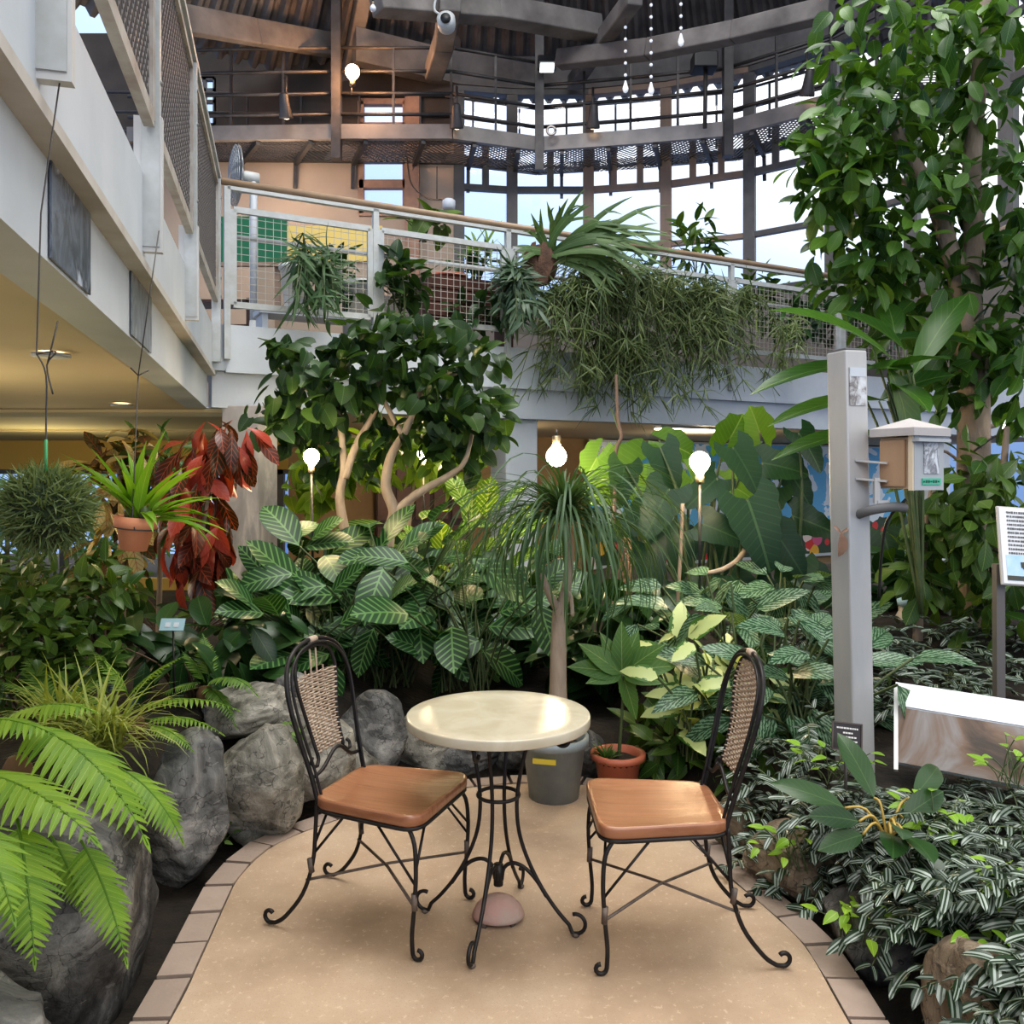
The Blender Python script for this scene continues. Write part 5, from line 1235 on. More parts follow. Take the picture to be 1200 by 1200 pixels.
# ================================================================== dieffenbachia, aglaonemas, dark underplants
t = thing('cream_leaf_plant', 'plant with cream-white and green leaves beside the complete chair back', 'plant', Pt(815,900,4.05)); mb, st = MB(), MB()
petioled(mb, st, Pt(818,885,4.05), 40, T_OVATE, .21,.105, (.12,.62), (45,88), bend=(.2,.7), lel=(-20,60), spread=.12, face=.9); mb.build('foliage', m_dief, t); st.build('stem', m_stem, t)
def agla(label, px, py, d, n, L, pl):
    t = thing('silver_leaf_plant', label, 'plant', Pt(px,py,d), 'silver feathered plants'); mb, st = MB(), MB()
    petioled(mb, st, Pt(px,py,d), n, T_OVATE, L, L*.42, pl, (35,85), bend=(.3,.8), lel=(-60,30), spread=.12, face=.8); mb.build('foliage', m_agla, t); st.build('stem', m_stem, t)
agla('silver feathered plant between the complete chair and the steel post', 905,880,3.95, 56, .27, (.10,.66))
agla('silver feathered plant behind the cream leaved plant', 850,820,4.6, 50, .30, (.12,.75))
agla('silver feathered plant close against the steel post', 950,870,3.75, 32, .26, (.08,.5))
agla('silver feathered plant in the back row under the giant leaves', 920,780,4.9, 44, .30, (.1,.7))
shrub('glossy_underplant', 'low dark green glossy plant behind the orange plastic pot', 'plant', [(790,880,4.15,70,35,.2,90),(850,890,4.0,45,40,.2,70),(900,900,3.8,50,35,.2,50),(780,840,4.4,50,30,.2,50)], T_OVATE, .16,.07, m_mid, Pt(830,930,4.1), 14, m_stem, droop=.3)

# ================================================================== silver striped ground cover: rooted trailing clumps
def trailing(label, region, nst, L=.068, name='trailing_plant'):
    t = None; mb, st = MB(), MB(); roots = []
    B, D, N = [], [], []
    for k in range(nst):
        px, py, h = region()
        x, y = px, py; z = bed(x,y)+h; p = V(x,y,z); roots.append(p)
        a = R_.uniform(0,2*PI) if sdf(x,y) > .45 else R_.uniform(PI*.75,PI*1.5); el = R_.uniform(.1,.9)
        pts = [p]; v = V(math.cos(a)*math.cos(el), math.sin(a)*math.cos(el)-.15, math.sin(el))
        ns = R_.randint(5,9)
        for i in range(ns):
            v = (v+V(R_.uniform(-.25,.25),R_.uniform(-.25,.25),-.16)).normalized(); q = pts[-1]+v*.032
            gz = max(0.0, bed(q.x,q.y)) if q.x > -9 else 0
            if q.z < gz+.01: q.z = gz+.015
            pts.append(q)
        st.tube(pts, .0025, 4, cap=False)
        for i in range(1,len(pts)):
            s = (pts[i]-pts[i-1]).normalized(); sd = s.cross(V(0,0,1)); sd = sd.normalized() if sd.length > .1 else V(1,0,0)
            for sg in ((1,-1) if i%2 else (-1,)):
                dd = s*.7+sd*sg*R_.uniform(.5,1.1)+V(0,0,R_.uniform(-.1,.35))
                B.append(pts[i]); D.append(dd); N.append(V(R_.uniform(-.4,.4),R_.uniform(-.7,.1),1))
    n = len(B); sc = RG.uniform(.6,1.2,n)
    mb.leaves(T_LANCE, [tuple(b) for b in B], [tuple(d) for d in D], [tuple(q) for q in N], L*sc, L*.40*sc, RG.uniform(.2,.8,n), .3)
    c = sum(roots, V(0,0,0))/len(roots)
    t = thing(name, label, 'ground cover plant', c, 'silver striped trailing plants'); mb.build('foliage', m_trad, t); st.build('stem', m_stem, t)
def reg(x0,x1,y0,y1,smin=.06,hh=(0,.10)):
    def f():
        while True:
            x, y = R_.uniform(x0,x1), R_.uniform(y0,y1)
            if sdf(x,y) > smin: return x, y, R_.uniform(*hh)
    return f
trailing('silver striped trailing plant beneath the complete chair back', reg(.95,1.35,3.0,3.7), 56)
trailing('silver striped trailing plant along the patio edge below the pole base', reg(1.05,1.45,2.45,3.05,.2,(.02,.16)), 66)
trailing('silver striped trailing plant spilling over the brown boulder at the bottom corner', reg(1.12,1.6,1.75,2.45,.17,(.06,.26)), 84, .08)
trailing('silver striped trailing plant around the sign post', reg(1.4,2.1,2.2,2.85,.3,(.0,.18)), 90)
trailing('silver striped trailing plant just under the low photo panel', reg(1.25,1.95,2.8,3.1,.3,(.0,.03)), 46)
trailing('silver striped trailing plant on the rise behind the steel post', reg(1.4,2.1,3.7,4.6,.3,(.0,.15)), 80)
trailing('silver striped trailing plant on the rise behind the low photo panel', reg(2.0,2.9,3.5,4.7,.3,(.0,.18)), 86)
# lime seedlings in it
for px, py, d, lab in ((930,990,3.0,'lime seedling sprout by the rough brown boulder'),(1000,1070,2.6,'lime seedling sprout hanging over the dark soil-stained boulder'),(1150,1110,2.3,'lime seedling sprout low near the bottom corner'),(1195,1030,2.35,'lime seedling sprout at the frame edge below the sign'),(1180,890,2.9,'lime seedling sprout beside the sign post'),(980,890,3.15,'lime seedling sprout under the small black plaque'),(1095,950,2.75,'lime seedling sprout in the middle of the striped leaves')):
    p = Pt(px,py,d); t = thing('lime_seedling', lab, 'seedling', p, 'lime seedlings'); mb, st = MB(), MB(); mb_n = 14
    petioled(mb, st, p-V(0,0,.08), 16, T_OVATE, .06,.032, (.05,.16), (20,85), r=.002, lel=(-20,30), spread=.05); mb.build('foliage', m_lime, t); st.build('stem', m_stem, t)
# broad dark plant with yellow stalks
c = Pt(1040,965,2.75); t = thing('yellow_stalk_plant', 'glossy dark plant with yellow stalks rising from the striped leaves', 'plant', c); mb, st = MB(), MB()
for px, py, d, L, ang, W in ((1006,900,2.85,.24,-115,.085),(930,925,2.8,.24,187,.08),(965,960,2.7,.17,178,.075),(975,995,2.65,.17,150,.07),(1050,995,2.5,.11,100,.085),(1062,975,2.5,.10,-70,.07),(1090,1000,2.5,.12,10,.085),(1080,950,2.75,.17,-30,.08),(1110,1035,2.5,.15,50,.07),(1105,900,3.0,.2,-160,.08)):
    a = math.radians(ang); tip = Pt(px,py,d); dd = V(math.cos(a),-.25,-math.sin(a)); b = tip-dd.normalized()*L*.4 if False else c.lerp(tip,.45)
    mb.leaves(T_ELL, [b], [(tip-b)+V(0,0,.02)], [V(R_.uniform(-.2,.2),-.9,.9)], max(L,(tip-b).length*1.25), W, .5, .2)
    st.tube(smooth_pts([c+V(0,0,-.06),c.lerp(b,.5)+V(0,0,.02),b],4), .0045, 5)
mb.build('foliage', m_dark, t); st.build('stalk', M('yellow_stalk',(.42,.30,.08),.5), t)

# ================================================================== big tree on the right
t = thing('big_tree', 'big leafy tree with a forked pale trunk rising past the back gallery', 'tree', Pt(1145,740,5.0)); mb = MB(); D = 5.0
limb(mb, [(1146,760),(1143,690),(1140,600),(1141,520),(1140,440),(1133,370),(1128,320)], .092,.085, 5.0, n=12)
limb(mb, [(1130,335),(1115,300),(1100,250),(1080,205),(1062,180),(1045,140)], .062,.03, 5.0)
limb(mb, [(1130,335),(1142,290),(1138,220),(1142,150),(1150,60),(1155,-20)], .066,.04, 5.0)
limb(mb, [(1095,240),(1075,230),(1050,205)], .03,.015); limb(mb, [(1140,300),(1175,270),(1215,255)], .03,.02); limb(mb, [(1125,360),(1090,350),(1050,330),(1020,340)], .022,.01)
limb(mb, [(1140,490),(1160,500),(1195,485)], .02,.012); limb(mb, [(1135,470),(1115,440),(1100,410)], .022,.014); limb(mb, [(1142,560),(1110,530),(1075,525)], .012,.008)
mb.build('trunk', m_bark, t)
mb = MB(); blob_leaves(mb, [(1040,40,4.9,85,60,.6,150),(1000,140,4.9,60,60,.5,120),(1060,130,5.1,80,60,.6,150),(985,210,4.9,45,45,.4,80),(1050,230,5.0,80,50,.5,120),(1020,285,5.0,70,40,.5,90),(1180,60,4.7,45,90,.6,110),(1170,230,4.9,50,70,.6,120),(1100,300,5.2,60,50,.5,70),(1180,380,4.9,40,60,.5,90),(1070,380,5.2,60,30,.4,50),(1110,60,5.3,60,60,.5,110),(1120,180,5.4,50,60,.4,90),(1010,330,5.0,50,35,.4,60),(1060,330,5.1,60,40,.4,70),(960,180,4.9,30,50,.3,50),(1190,300,4.8,30,50,.4,60),(1090,420,5.0,50,30,.3,40),(1150,400,4.75,50,40,.15,46),(1110,460,4.8,40,35,.15,30),(1185,450,4.8,30,50,.3,50)], T_ELL, .165,.078, droop=.45, out=.55, bend=(.2,.8), upj=.6); mb.build('foliage', m_tree, t)
t = thing('understorey_tree', 'lower tree with whorled green leaves around the big trunk behind the sign', 'tree', Pt(1100,760,4.7)); mb = MB()
limb(mb, [(1075,760),(1078,690),(1085,620),(1095,560)], .03,.015, 4.7); limb(mb, [(1170,760),(1165,650),(1175,560),(1180,500)], .03,.015, 4.7); mb.build('trunk', m_bark, t)
mb = MB(); blob_leaves(mb, [(1120,590,4.6,45,60,.4,80),(1170,560,4.6,45,60,.4,90),(1080,670,4.6,30,40,.3,40),(1180,660,4.5,35,60,.4,70),(1120,640,4.7,40,50,.4,60),(1150,720,4.7,60,30,.4,50),(1150,610,4.45,50,50,.12,36)], T_OBOV, .165,.075, droop=.45, out=.6, upj=.6); mb.build('foliage', m_mid, t)
# paddle leaves behind the post
t = thing('paddle_leaf_plant', 'plant with long paddle shaped leaves behind the top of the steel post', 'plant', Pt(1085,720,4.4)); mb, st = MB(), MB(); root = Pt(1080,720,4.4)
for (bx,by,bd),(tx,ty,td),W in (((1050,425,4.4),(932,346,4.2),.19),((1030,430,4.4),(900,440,4.1),.14),((1040,470,4.4),(920,480,4.1),.13),((1040,510,4.4),(925,522,4.1),.13),((1060,410,4.5),(985,360,4.6),.16),((1070,440,4.4),(1140,330,4.5),.16),((1040,440,4.4),(1110,420,4.0),.15),((1040,450,4.4),(1090,480,4.0),.14),((1050,400,4.6),(1040,350,4.8),.13),((1020,400,4.6),(1170,400,4.5),.13),((1040,430,4.3),(1075,520,4.2),.19),((1030,470,4.5),(1120,440,4.4),.17),((1000,440,4.5),(1060,440,4.2),.16)):
    a, b = Pt(bx,by,bd), Pt(tx,ty,td); v = b-a
    mb.leaves(T_ELL, [a], [v+V(0,0,.12)], [V(R_.uniform(-.2,.2),-.55,1)], v.length*1.08, W, .6, .25); st.tube(smooth_pts([root, root.lerp(a,.6)+V(.03,0,.1), a],4), lerp_list([.011,.005],9), 6)
mb.build('foliage', leafmat('paddle_leaf',(.018,.06,.015),(.06,.15,.025),None,vein=(.15,.25,.07),rough=.3,trans=.35), t); st.build('stem', m_stem, t)

# ================================================================== plants hanging from the back gallery
def gal(px, off=-.25): return line_hit(px, off)
def dep(px, off=-.25): return float(gal(px,off)[1])
def hanging(label, cols, mat, L, W, tm=T_STRAP3, name='hanging_plant', nl=18):
    c = Pt(cols[0][0], cols[0][1], dep(cols[0][0])); t = thing(name, label, 'hanging plant', c); mb, st = MB(), MB(); B,D_,N = [],[],[]
    for px, py, spread, drop, ns in cols:
        d = dep(px)
        for k in range(ns):
            p = Pt(px+R_.gauss(0,spread*.25), py+R_.gauss(0,10), d+R_.uniform(-.2,.1)); a = R_.uniform(0,2*PI)
            e = Pt(px+R_.gauss(0,spread*.55), py+drop*R_.uniform(.35,1.0), d+R_.uniform(-.6,.1)); m = p.lerp(e,.4)+V(0,0,.18)
            pts = smooth_pts([p,m,e],5); st.tube(pts, .004, 4, cap=False)
            for q in range(nl):
                f = R_.uniform(.1,1); i = int(f*(len(pts)-1)); B.append(tuple(pts[i])); s = (pts[min(i+1,len(pts)-1)]-pts[max(0,i-1)]).normalized()
                D_.append(tuple(s*.4+V(R_.gauss(0,.75),R_.gauss(0,.5),R_.gauss(-.25,.4)))); N.append((R_.gauss(0,.5),-.6,.6))
    n = len(B); mb.leaves(tm, B, D_, N, RG.uniform(.6,1.2,n)*L, W, RG.uniform(.2,.9,n), .2); mb.build('foliage', mat, t); st.build('stem', m_stem, t)
hanging('large willow-leaved plant cascading over the middle of the back gallery', [(735,320,100,170,60),(670,340,70,140,40),(800,340,80,130,46),(740,400,80,95,34),(700,310,60,60,20)], m_hang, .28,.0145)
hanging('wispy willow-leaved plant trailing at the right of the gallery cascade', [(835,340,45,120,30),(870,350,50,80,20)], m_hang, .26,.014)
hanging('grey-green drooping fern beside the staghorn fern', [(605,330,26,60,22)], leafmat('grey_fern',(.06,.11,.07),(.12,.18,.11),'plain'), .22,.035, T_LANCE)
hanging('pale stringy plant dangling near the steel post top', [(925,385,22,70,14)], leafmat('pale_string',(.16,.22,.08),(.25,.32,.13),'plain'), .2,.014)
hanging('spider plant arching in a white pot behind the gallery mesh', [(358,305,12,60,9),(380,320,14,50,7)], m_pony, .28,.026, name='spider_plant')
# staghorn fern
p = Pt(645,305,dep(645)); t = thing('staghorn_fern', 'staghorn fern with antler fronds mounted on the gallery handrail', 'fern', p); mb = MB()
def antler(mb, base, d, L, W, mat_n):
    """a strap that arches, widens, forks and forks again"""
    d = Vector(d).normalized(); p = Vector(base); nn0 = V(R_.uniform(-.3,.3),-1,.4)
    pts = [p]; v = d.copy()
    for k in range(6): v = (v+V(.05,0,-.10)).normalized(); p = p+v*L*.1; pts.append(p)
    def strap(P, w0, w1):
        vs = []
        for k, q in enumerate(P):
            t = (P[min(k+1,len(P)-1)]-P[max(k-1,0)]).normalized(); sd = t.cross(nn0).normalized(); w = w0+(w1-w0)*k/(len(P)-1)
            vs += [q-sd*w/2, q+nn0.normalized()*w*.12, q+sd*w/2]
        n = len(P); r = R_.random()
        mb.raw(vs, grid_faces(n,3), [(k/(n-1),s) for k in range(n) for s in (0,.5,1)], [(r,r)]*(3*n))
    strap(pts, W*.28, W*.95)
    for k, w in ((-1,.50),(.35,.5),(1.1,.34)):
        q = pts[-1]-v*.02; sd = v.cross(nn0).normalized(); v2 = (v+sd*k*.45).normalized(); P = [q+sd*k*W*.22]
        for m in range(5): v2 = (v2+V(.02,-.02,-.09*R_.uniform(0,2))).normalized(); P.append(P[-1]+v2*L*R_.uniform(.05,.11))
        strap(P[:3], W*w, W*w*.9); strap(P[2:], W*w*.9, W*.04)
        e = P[2]; v3 = (v2+sd*(-.6 if k>0 else .6)).normalized(); strap([e, e+v3*L*.09, e+v3*L*.17+V(0,0,-.02)], W*w*.7, W*.03)
for ang,L in ((15,1.1),(28,1.25),(42,1.2),(55,.95),(75,.75),(100,.6),(5,.9),(-12,.8),(35,.9),(125,.5),(160,.45),(20,.7),(48,.75)):
    a = math.radians(ang); antler(mb, p+V(R_.uniform(-.08,.08),R_.uniform(-.1,.1),0), (math.cos(a),-.3,math.sin(a)+.15), L*1.0, .115, 0)
mb.build('frond', m_stag, t)
mb = MB(); mb.sphere(p+V(-.10,0,-.05), .17, 14, (1,.8,1.2)); mb.leaves(T_ROUND, [p+V(-.12,-.15,.05)], [(-.1,-.2,-1)], [(-.3,-1,0)], .36,.30,.4,.1); mb.build('shield_frond', M('shield_brown',(.06,.035,.022),.9,c2=(.13,.07,.045),scale=8,bump=.5), t)
# leafy pot plants up on the gallery
def galplant(label, px, py, off, rx, ry, n, L, W, mat, tm=T_OVATE, group=None):
    d = dep(px, off); shrub('gallery_plant', label, 'plant', [(px,py,d,rx,ry,.25,n)], tm, L, W, mat, Pt(px,py+ry*1.3,d), 7, m_stem, droop=.1)
galplant('ivy-leaved plant climbing the gallery mesh by the second post', 470,330,-.1,28,36,70,.16,.13,m_heart,T_HEART)
galplant('dark leafy plant filling the corner of the gallery mesh', 400,330,.5,24,36,60,.22,.08,m_dark)
galplant('upright leafy plant against the bright window on the gallery', 815,285,.4,28,40,70,.28,.08,m_mid,T_LANCE)
galplant('low leafy plant behind the gallery mesh near the big tree', 890,345,.3,45,26,90,.22,.10,m_mid)
galplant('leafy plant at the foot of the right gallery mesh', 935,375,.0,40,22,70,.2,.07,m_dark,T_LANCE)
galplant('broad rounded leaves peeking over the gallery handrail', 495,262,1.3,26,14,16,.26,.2,m_mid,T_HEART)
galplant('narrow leaved plant behind the staghorn fern', 560,300,.5,24,18,40,.3,.03,m_fernd,T_STRAP)
galplant('leafy plant on the gallery beyond the steel post', 1010,350,.2,40,30,80,.22,.09,m_mid)

galplant('dense dark plant along the gallery foot beneath the bright window', 830,365,.25,40,26,110,.24,.07,m_dark,T_LANCE)
galplant('dense dark plant behind the willow-leaved cascade', 740,330,.5,70,34,150,.26,.08,m_dark,T_LANCE)
galplant('bushy plant at the gallery end before the big tree', 970,365,.3,40,30,110,.24,.08,m_dark,T_LANCE)
galplant('low dark plant under the brown trough', 560,365,.1,46,16,70,.2,.07,m_dark)
for px, py, d, lab in ((256,975,3.5,'lime weed sprouting at the foot of the slanted boulder'),(343,862,3.72,'lime weed growing in a crack of the mossy boulder')):
    p = Pt(px,py,d); t = thing('lime_seedling', lab, 'seedling', p, 'lime seedlings'); mb, st = MB(), MB()
    petioled(mb, st, p-V(0,0,.04), 22, T_OVATE, .05,.024, (.03,.10), (10,85), r=.002, lel=(-20,30), spread=.05, face=.4); mb.build('foliage', m_fernd, t); st.build('stem', m_stem, t)
# ================================================================== things up on the gallery
ZG = 2.72
def gfloor(px, off): p = line_hit(px, off); return V(p[0],p[1],ZG-.02)
m_wpot = M('white_pot', (.62,.63,.62), .4)
for px, off, r, h, lab in ((345,.55,.13,.42,'white conical pot behind the first gallery mesh panel'),(385,.6,.13,.42,'second white conical pot, right of the first'),(424,.5,.19,.62,'tall round white tub beside the second gallery post'),(480,.6,.16,.3,'short white tub behind the ivy-leaved plant'),(530,.4,.15,.25,'short white tub near the brown trough')):
    c = gfloor(px,off)+V(0,0,.30 if h < .5 and h > .35 else 0); t = thing('white_pot', lab, 'pot', c)
    mb = MB(); k = .65 if r < .15 else .92
    mb.lathe([(.001,0),(r*k,0),(r*.98,h*.9),(r*1.08,h*.9),(r*1.08,h),(r*.95,h),(r*.9,h*.85),(.001,h*.85)], c, 24); mb.build('pot', m_wpot, t)
    mb = MB(); mb.lathe([(.001,h*.87),(r*.9,h*.86),(r*.89,h*.83)][::-1], c, 16); mb.build('potting_soil', m_soil, t)
# low white bench carrying the conical pots
c = gfloor(365,.58); t = thing('plant_bench', 'low white bench under the two conical pots on the gallery', 'bench', c); rzg = math.atan2(gd[1],gd[0])
mb = MB(); mb.box(c+V(0,0,.27),(1.0,.32,.05),rz=rzg); mb.build('bench_top', m_white, t)
for k in (-.45,.45): mb = MB(); q = c+V(gd[0]*k,gd[1]*k,.12); mb.box(q,(.05,.28,.26),rz=rzg); mb.build('leg', m_white, t)
# brown trough
c = gfloor(548,.35); t = thing('planter_trough', 'dark brown wooden trough planter behind the gallery mesh', 'planter', c)
mb = MB(); L = .95
for s in (-1,1):
    for k in range(3): q = c+V(*(gn*.17*s),.38+k*.13); mb.beam(q-V(*(gd*L/2),0), q+V(*(gd*L/2),0), .03,.12)
mb.build('side_board', M('trough_brown',(.13,.05,.035),.6,c2=(.09,.035,.025),scale=5), t)
for s in (-1,1): mb = MB(); q = c+V(*(gd*L/2*s),.51); mb.box(q,(.03,.36,.40),rz=rzg); mb.build('end_board', bpy.data.materials['trough_brown'], t)
for s in (-1,1): mb = MB(); q = c+V(*(gd*L*.42*s),.16); mb.box(q,(.06,.3,.33),rz=rzg); mb.build('leg', bpy.data.materials['trough_brown'], t)
mb = MB(); mb.box(c+V(0,0,.62),(L*.95,.31,.04),rz=rzg); mb.build('potting_soil', m_soil, t)
galplant('tuft of foliage growing in the brown trough', 550,305,.35,36,8,40,.18,.06,m_dark)
# pedestal fan
c = gfloor(297,.9); f0 = Pt(278,208,c.y)+V(0,-.05,0); t = thing('pedestal_fan', 'grey pedestal fan turned sideways in the gallery corner', 'fan', c)
axf = Matrix.Rotation(math.radians(90),3,'Y')
MF = Matrix.Rotation(math.radians(-62),3,'Z') @ Matrix.Rotation(math.radians(90),3,'X')
mb = MB()
for r in np.linspace(.05,.27,9):
    for zz_ in (.05,-.05): mb.tube([f0+MF@V(r*math.cos(a),r*math.sin(a),zz_*(1-(r/.3)**3)) for a in np.linspace(0,2*PI,25)], .004, 4)
for a in np.linspace(0,2*PI,30)[:-1]:
    for s in (1,-1): mb.tube([f0+MF@V(q*math.cos(a),q*math.sin(a),s*.05*(1-(q/.3)**3)) for q in (.04,.15,.24,.275)], .0035, 4)
mb.build('wire_guard', M('fan_guard',(.35,.36,.36),.4,.5), t)
mb = MB()
for k in range(4):
    a = k*PI/2; mb.leaves(T_OBOV, [f0], [MF@V(math.cos(a),math.sin(a),.1)], [MF@V(math.sin(a)*.4,-math.cos(a)*.4,1)], .25,.17,.2,.05)
mb.build('blade', M('fan_blade',(.28,.30,.30),.4), t)
mb = MB(); mb.lathe([(.001,-.06),(.055,-.05),(.06,.06),(.045,.14),(.001,.15)], f0+MF@V(0,0,-.16), 16, M=MF); mb.build('motor', m_rail, t)
mb = MB(); mb.tube([f0+MF@V(0,0,-.16),V(c.x,c.y,f0.z-.1),V(c.x,c.y,2.95)], [.03,.035,.035], 10); mb.build('pole', m_white, t)
mb = MB(); mb.lathe([(.001,0),(.22,0),(.21,.03),(.05,.05),(.035,.25),(.001,.25)], c, 24); mb.build('base', m_rail, t)
# green board, table, yellow counter and stacked dark things in the upper room
c = V(x_of(292)*.78, 9.8, 2.7); t = thing('green_board', 'dark green chalkboard standing behind the gallery rail', 'board', c)
a, b = Pt(240,250,9.0), Pt(336,262,9.0)
mb = MB(); zc = Pt(0,282,9.0).z; mb.box(((a.x+b.x)/2,9.0,zc),(b.x-a.x,.04,.5)); mb.build('board', M('chalk_green',(.010,.13,.055),.5), t)
mb = MB(); mb.box(((a.x+b.x)/2,8.97,zc-.26),(b.x-a.x,.06,.04)); mb.build('chalk_ledge', m_tan, t)
for x in (a.x+.1,b.x-.1): mb = MB(); mb.box((x,9.02,(2.7+zc)/2),(.05,.05,zc-2.7)); mb.build('leg', m_tan, t)
c = Pt(372,284,10.2); t = thing('yellow_poster', 'yellow printed panel leaning on the upper room wall', 'panel', V(c.x,10.2,2.7))
mb = MB(); mb.box((c.x,10.2,c.z-.02),(1.55,.06,.42)); mb.build('panel', M('panel_yellow',(.70,.52,.16),.6), t)
mb = MB(); mb.box((c.x,10.22,(2.7+c.z-.23)/2),(1.45,.04,c.z-.23-2.7)); mb.build('support', m_cream, t)
t = thing('shelf_unit', 'dark wooden shelf below the green chalkboard', 'shelf', V(x_of(292)*.72,8.7,2.7)); c = Pt(262,350,8.7)
mb = MB()
for z in (2.75,3.0,3.25): mb.box((c.x,8.7,z),(.6,.35,.03))
mb.build('shelf_board', m_door, t); mb = MB()
for s in (-1,1): mb.box((c.x+s*.3,8.7,2.99),(.03,.35,.58))
mb.build('side_board', m_door, t)
# ================================================================== painted wall under the back gallery
def mat_mural():
    m, t, b, o = newmat('painted_flowers'); p = t.pos(); z = t.sep(p)[2]
    sky = t.mix(t.math('GREATER_THAN', t.noise(2.2,p,4,.5,.6), .54), (.16,.50,.78), (.80,.86,.90))
    v = t.node('ShaderNodeTexVoronoi', {'Vector':p, 'Scale':3.4}); vc = t.ramp(t.sep(v.outputs['Color'])[0], [(0,(.62,.035,.03)),(.25,(.72,.40,.03)),(.45,(.60,.10,.22)),(.62,(.75,.62,.55)),(.8,(.03,.05,.03))], 'CONSTANT')
    fl = t.mix(t.math('LESS_THAN', v.outputs['Distance'], .42), (.03,.06,.03), vc)
    t.set(b.inputs['Base Color'], t.mix(t.math('GREATER_THAN', t.math('ADD', z, t.math('MULTIPLY', t.noise(3,p,2), .5)), .95), fl, sky)); b.inputs['Roughness'].default_value = .6
    return m
c = wall_pt(850,0,3.9); t = thing('painted_mural', 'wall painting of blue sky, white clouds and bright flowers behind the giant leaves', 'mural', c)
mb = MB(); a, b = line_hit(690,3.88), line_hit(1080,3.88); mb.raw([P3(a,.1),P3(b,.1),P3(b,2.05),P3(a,2.05)], [(0,1,2,3)], smooth=False); mb.build('painted_panel', mat_mural(), t)
mb = MB(); mb.beam(P3(a,.08),P3(b,.08),.05,.05); mb.beam(P3(a,2.06),P3(b,2.06),.05,.03); mb.build('frame', m_white, t)
# strip light at the back gallery soffit
a, b = line_hit(770,.7), line_hit(850,.7); t = thing('strip_light', 'bright strip light under the back gallery soffit', 'ceiling light', P3((a+b)/2,2.04))
mb = MB(); mb.beam(P3(a,2.075),P3(b,2.075),.14,.03); mb.build('housing', m_white, t); mb = MB(); mb.beam(P3(a,2.05),P3(b,2.05),.10,.02); mb.build('tube', emis('strip_tube',(1,.88,.66),7), t)
# small white bottle-like marker far behind the post, orange window glow built as a glowing box
p = Pt(1060,735,5.2); t = thing('white_bottle', 'small white bottle shape among leaves far behind the steel post', 'bottle', p-V(0,0,.1))
mb = MB(); mb.lathe([(.001,-.16),(.09,-.16),(.085,.03),(.05,.07),(.035,.10),(.035,.13),(.001,.13)], p, 18); mb.build('body', M('cream_plastic',(.45,.38,.30),.5), t)
mb = MB(); mb.lathe([(.001,.13),(.04,.13),(.045,.17),(.001,.19)], p, 14); mb.build('cap', M('blue_cap',(.42,.60,.68),.4), t)
p = Pt(568,695,7.6); t = thing('lantern', 'orange glowing lattice lantern seen between leaves behind the zebra plants', 'lantern', p-V(0,0,.16))
mb = MB(); mb.box(p,(.13,.13,.26)); mb.build('glow_pane', emis('orange_glow',(1,.45,.15),1.3), t)
mb = MB()
for sx in (-1,0,1):
    mb.box(p+V(sx*.065,-.07,0),(.015,.015,.3))
for z in (-.14,-.05,.05,.14): mb.box(p+V(0,-.07,z),(.15,.015,.015))
mb.build('lattice', m_door, t)
# hills and garden outside
mb = MB()
for k, (x, r, h) in enumerate(((-14,9,3.0),(-3,12,4.6),(12,10,3.6),(26,14,5.0))):
    mb.sphere((x,60,2), 1, 24, (r*1.6,4,h*2.0))
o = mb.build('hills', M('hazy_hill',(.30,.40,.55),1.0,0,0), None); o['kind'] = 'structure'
shrubm = leafmat('garden_leaf', (.10,.25,.09), (.25,.45,.2), 'plain', trans=.4)
for x, lab in ((-10.4,'garden bush outside the low window, farthest left'),(-8.4,'garden bush outside the low window behind the moss ball'),(-6.6,'garden bush outside the low window behind the orchid pot'),(-5.0,'garden bush outside the low window by the bark printed pillar')):
    P0 = V(x,14.2,0); t = thing('garden_bush', lab, 'bush', P0); mb = MB(); n = 420
    u = rv(n)*RG.random((n,1))**.4*np.array([1.0,.6,.9])+np.array([x,14.2,.75]); mb.leaves(T_LIT, u, rv(n), rv(n), .22,.09,.4,.2); mb.build('foliage', shrubm, t)
    mb = MB(); mb.tube([P0,P0+V(0,0,.9)], [.05,.02], 6); mb.build('stem', m_bark, t)
p = Pt(523,26,10.1); t = thing('round_camera', 'round white camera clamped on the pale roof beam with a loose cable', 'camera', p)
mb = MB(); mb.lathe([(.001,-.09),(.10,-.09),(.11,-.04),(.11,.06),(.06,.09),(.001,.09)], p, 18, M=Matrix.Rotation(1.4,3,'X')); mb.build('housing', m_rail, t)
mb = MB(); mb.lathe([(.001,.0),(.06,.0),(.06,.02),(.001,.03)], p+V(0,-.10,-.01), 14, M=Matrix.Rotation(1.57,3,'X')); mb.build('lens', m_black, t)
mb = MB(); mb.tube(smooth_pts([p+V(-.05,0,.08),p+V(-.14,0,.15),p+V(-.10,0,.32),p+V(.05,0,.45)],4), .015, 6); mb.build('cable', m_rail, t)
c = gfloor(527,.42)+V(0,0,.62); t = thing('terracotta_bowl', 'terracotta bowl standing on the brown trough at the gallery rail', 'bowl', c)
mb = MB(); mb.lathe([(.001,0),(.11,0),(.17,.12),(.18,.12),(.18,.15),(.16,.15),(.15,.11),(.001,.11)], c, 24); mb.build('bowl', m_terr2, t)
mb = MB(); mb.lathe([(.14,.122),(.08,.13),(.001,.132)], c, 16); mb.build('potting_soil', m_soil, t)
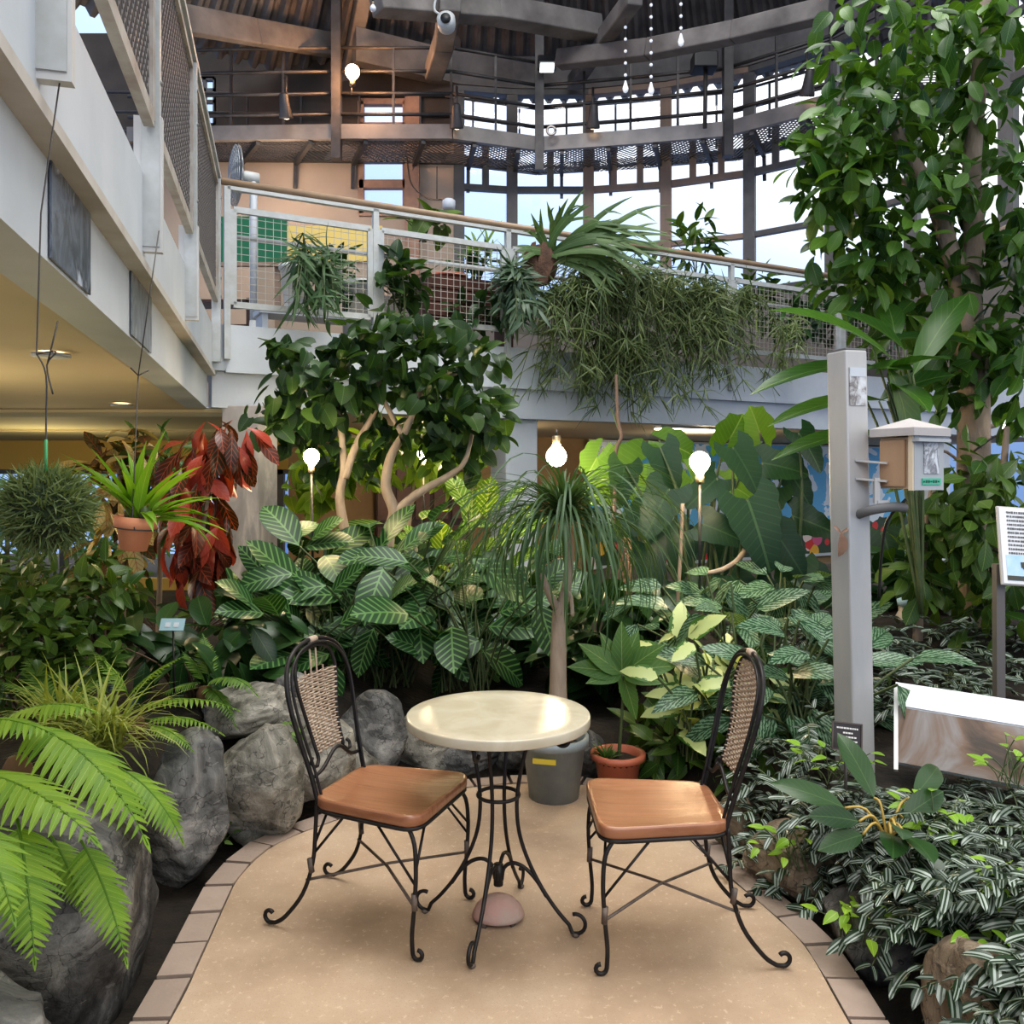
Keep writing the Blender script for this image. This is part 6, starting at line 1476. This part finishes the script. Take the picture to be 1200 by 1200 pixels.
# ================================================================== world, lights, camera
w = bpy.data.worlds.new('sky'); bpy.context.scene.world = w; w.use_nodes = True; nt = w.node_tree
tc = nt.nodes.new('ShaderNodeTexCoord'); sx = nt.nodes.new('ShaderNodeSeparateXYZ'); nt.links.new(tc.outputs['Generated'], sx.inputs[0])
rp = nt.nodes.new('ShaderNodeValToRGB'); mt = nt.nodes.new('ShaderNodeMath'); mt.operation = 'MULTIPLY_ADD'; mt.inputs[1].default_value = .35; nt.links.new(sx.outputs[0], mt.inputs[0]); nt.links.new(sx.outputs[2], mt.inputs[2]); nt.links.new(mt.outputs[0], rp.inputs[0]); e = rp.color_ramp.elements
e[0].position = .10; e[0].color = (.30,.42,.70,1); e[1].position = .46; e[1].color = (1.0,1.0,1.0,1); q = e.new(.30); q.color = (.46,.60,.86,1)
bg = nt.nodes['Background']; nt.links.new(rp.outputs[0], bg.inputs[0]); bg.inputs[1].default_value = 1.3
def area(loc, rot, sx_, sy_, pw, c):
    l = bpy.data.lights.new('interior_fill', 'AREA'); l.shape = 'RECTANGLE'; l.size = sx_; l.size_y = sy_; l.energy = pw; l.color = c
    o = bpy.data.objects.new('interior_fill', l); col.objects.link(o); o.location = loc; o.rotation_euler = rot
area((.6,4.2,10.5),(math.radians(-4),0,0),6,5,640,(1,.98,.95))  # unseen area lamp added overhead to brighten the interior
area((.8,-3.5,5.0),(math.radians(62),0,0),7,4,190,(1,.97,.93))  # unseen area lamp added behind the camera as fill
def plight(p, pw, c, r=.15):
    l = bpy.data.lights.new('warm_light','POINT'); l.energy = pw; l.color = c; l.shadow_soft_size = r; o = bpy.data.objects.new('warm_light', l); col.objects.link(o); o.location = p
for px, off in ((560,1.8),(830,1.6)): q = line_hit(px,off); plight(P3(q,1.9), 34, (1,.80,.52))
plight((-3.6,4.4,1.3), 40, (1,.84,.52),.4); plight((-5.0,9.2,1.2), 45, (1,.82,.46),.4); plight((-2.6,1.6,1.2), 16, (1,.86,.58), .4)
plight(Pt(330,212,12.2), 38, (1,.74,.55), .2); plight(Pt(270,235,11.6), 24, (1,.80,.66), .2)
cam = bpy.data.cameras.new('camera'); cam.sensor_width = 36; cam.lens = 30.0; cam.shift_y = -40/1200; cam.clip_start = .05
co = bpy.data.objects.new('camera', cam); col.objects.link(co); co.location = (0,0,CAMZ); co.rotation_euler = (PI/2,0,0)
S = bpy.context.scene; S.camera = co
S.view_settings.view_transform = 'Standard'; S.view_settings.look = 'Medium High Contrast'; S.view_settings.exposure = 0.15; S.view_settings.gamma = 1.0
S.cycles.use_denoising = True; S.cycles.max_bounces = 8; S.cycles.diffuse_bounces = 4; S.cycles.glossy_bounces = 3; S.cycles.transmission_bounces = 4; S.cycles.transparent_max_bounces = 8; S.cycles.sample_clamp_indirect = 6
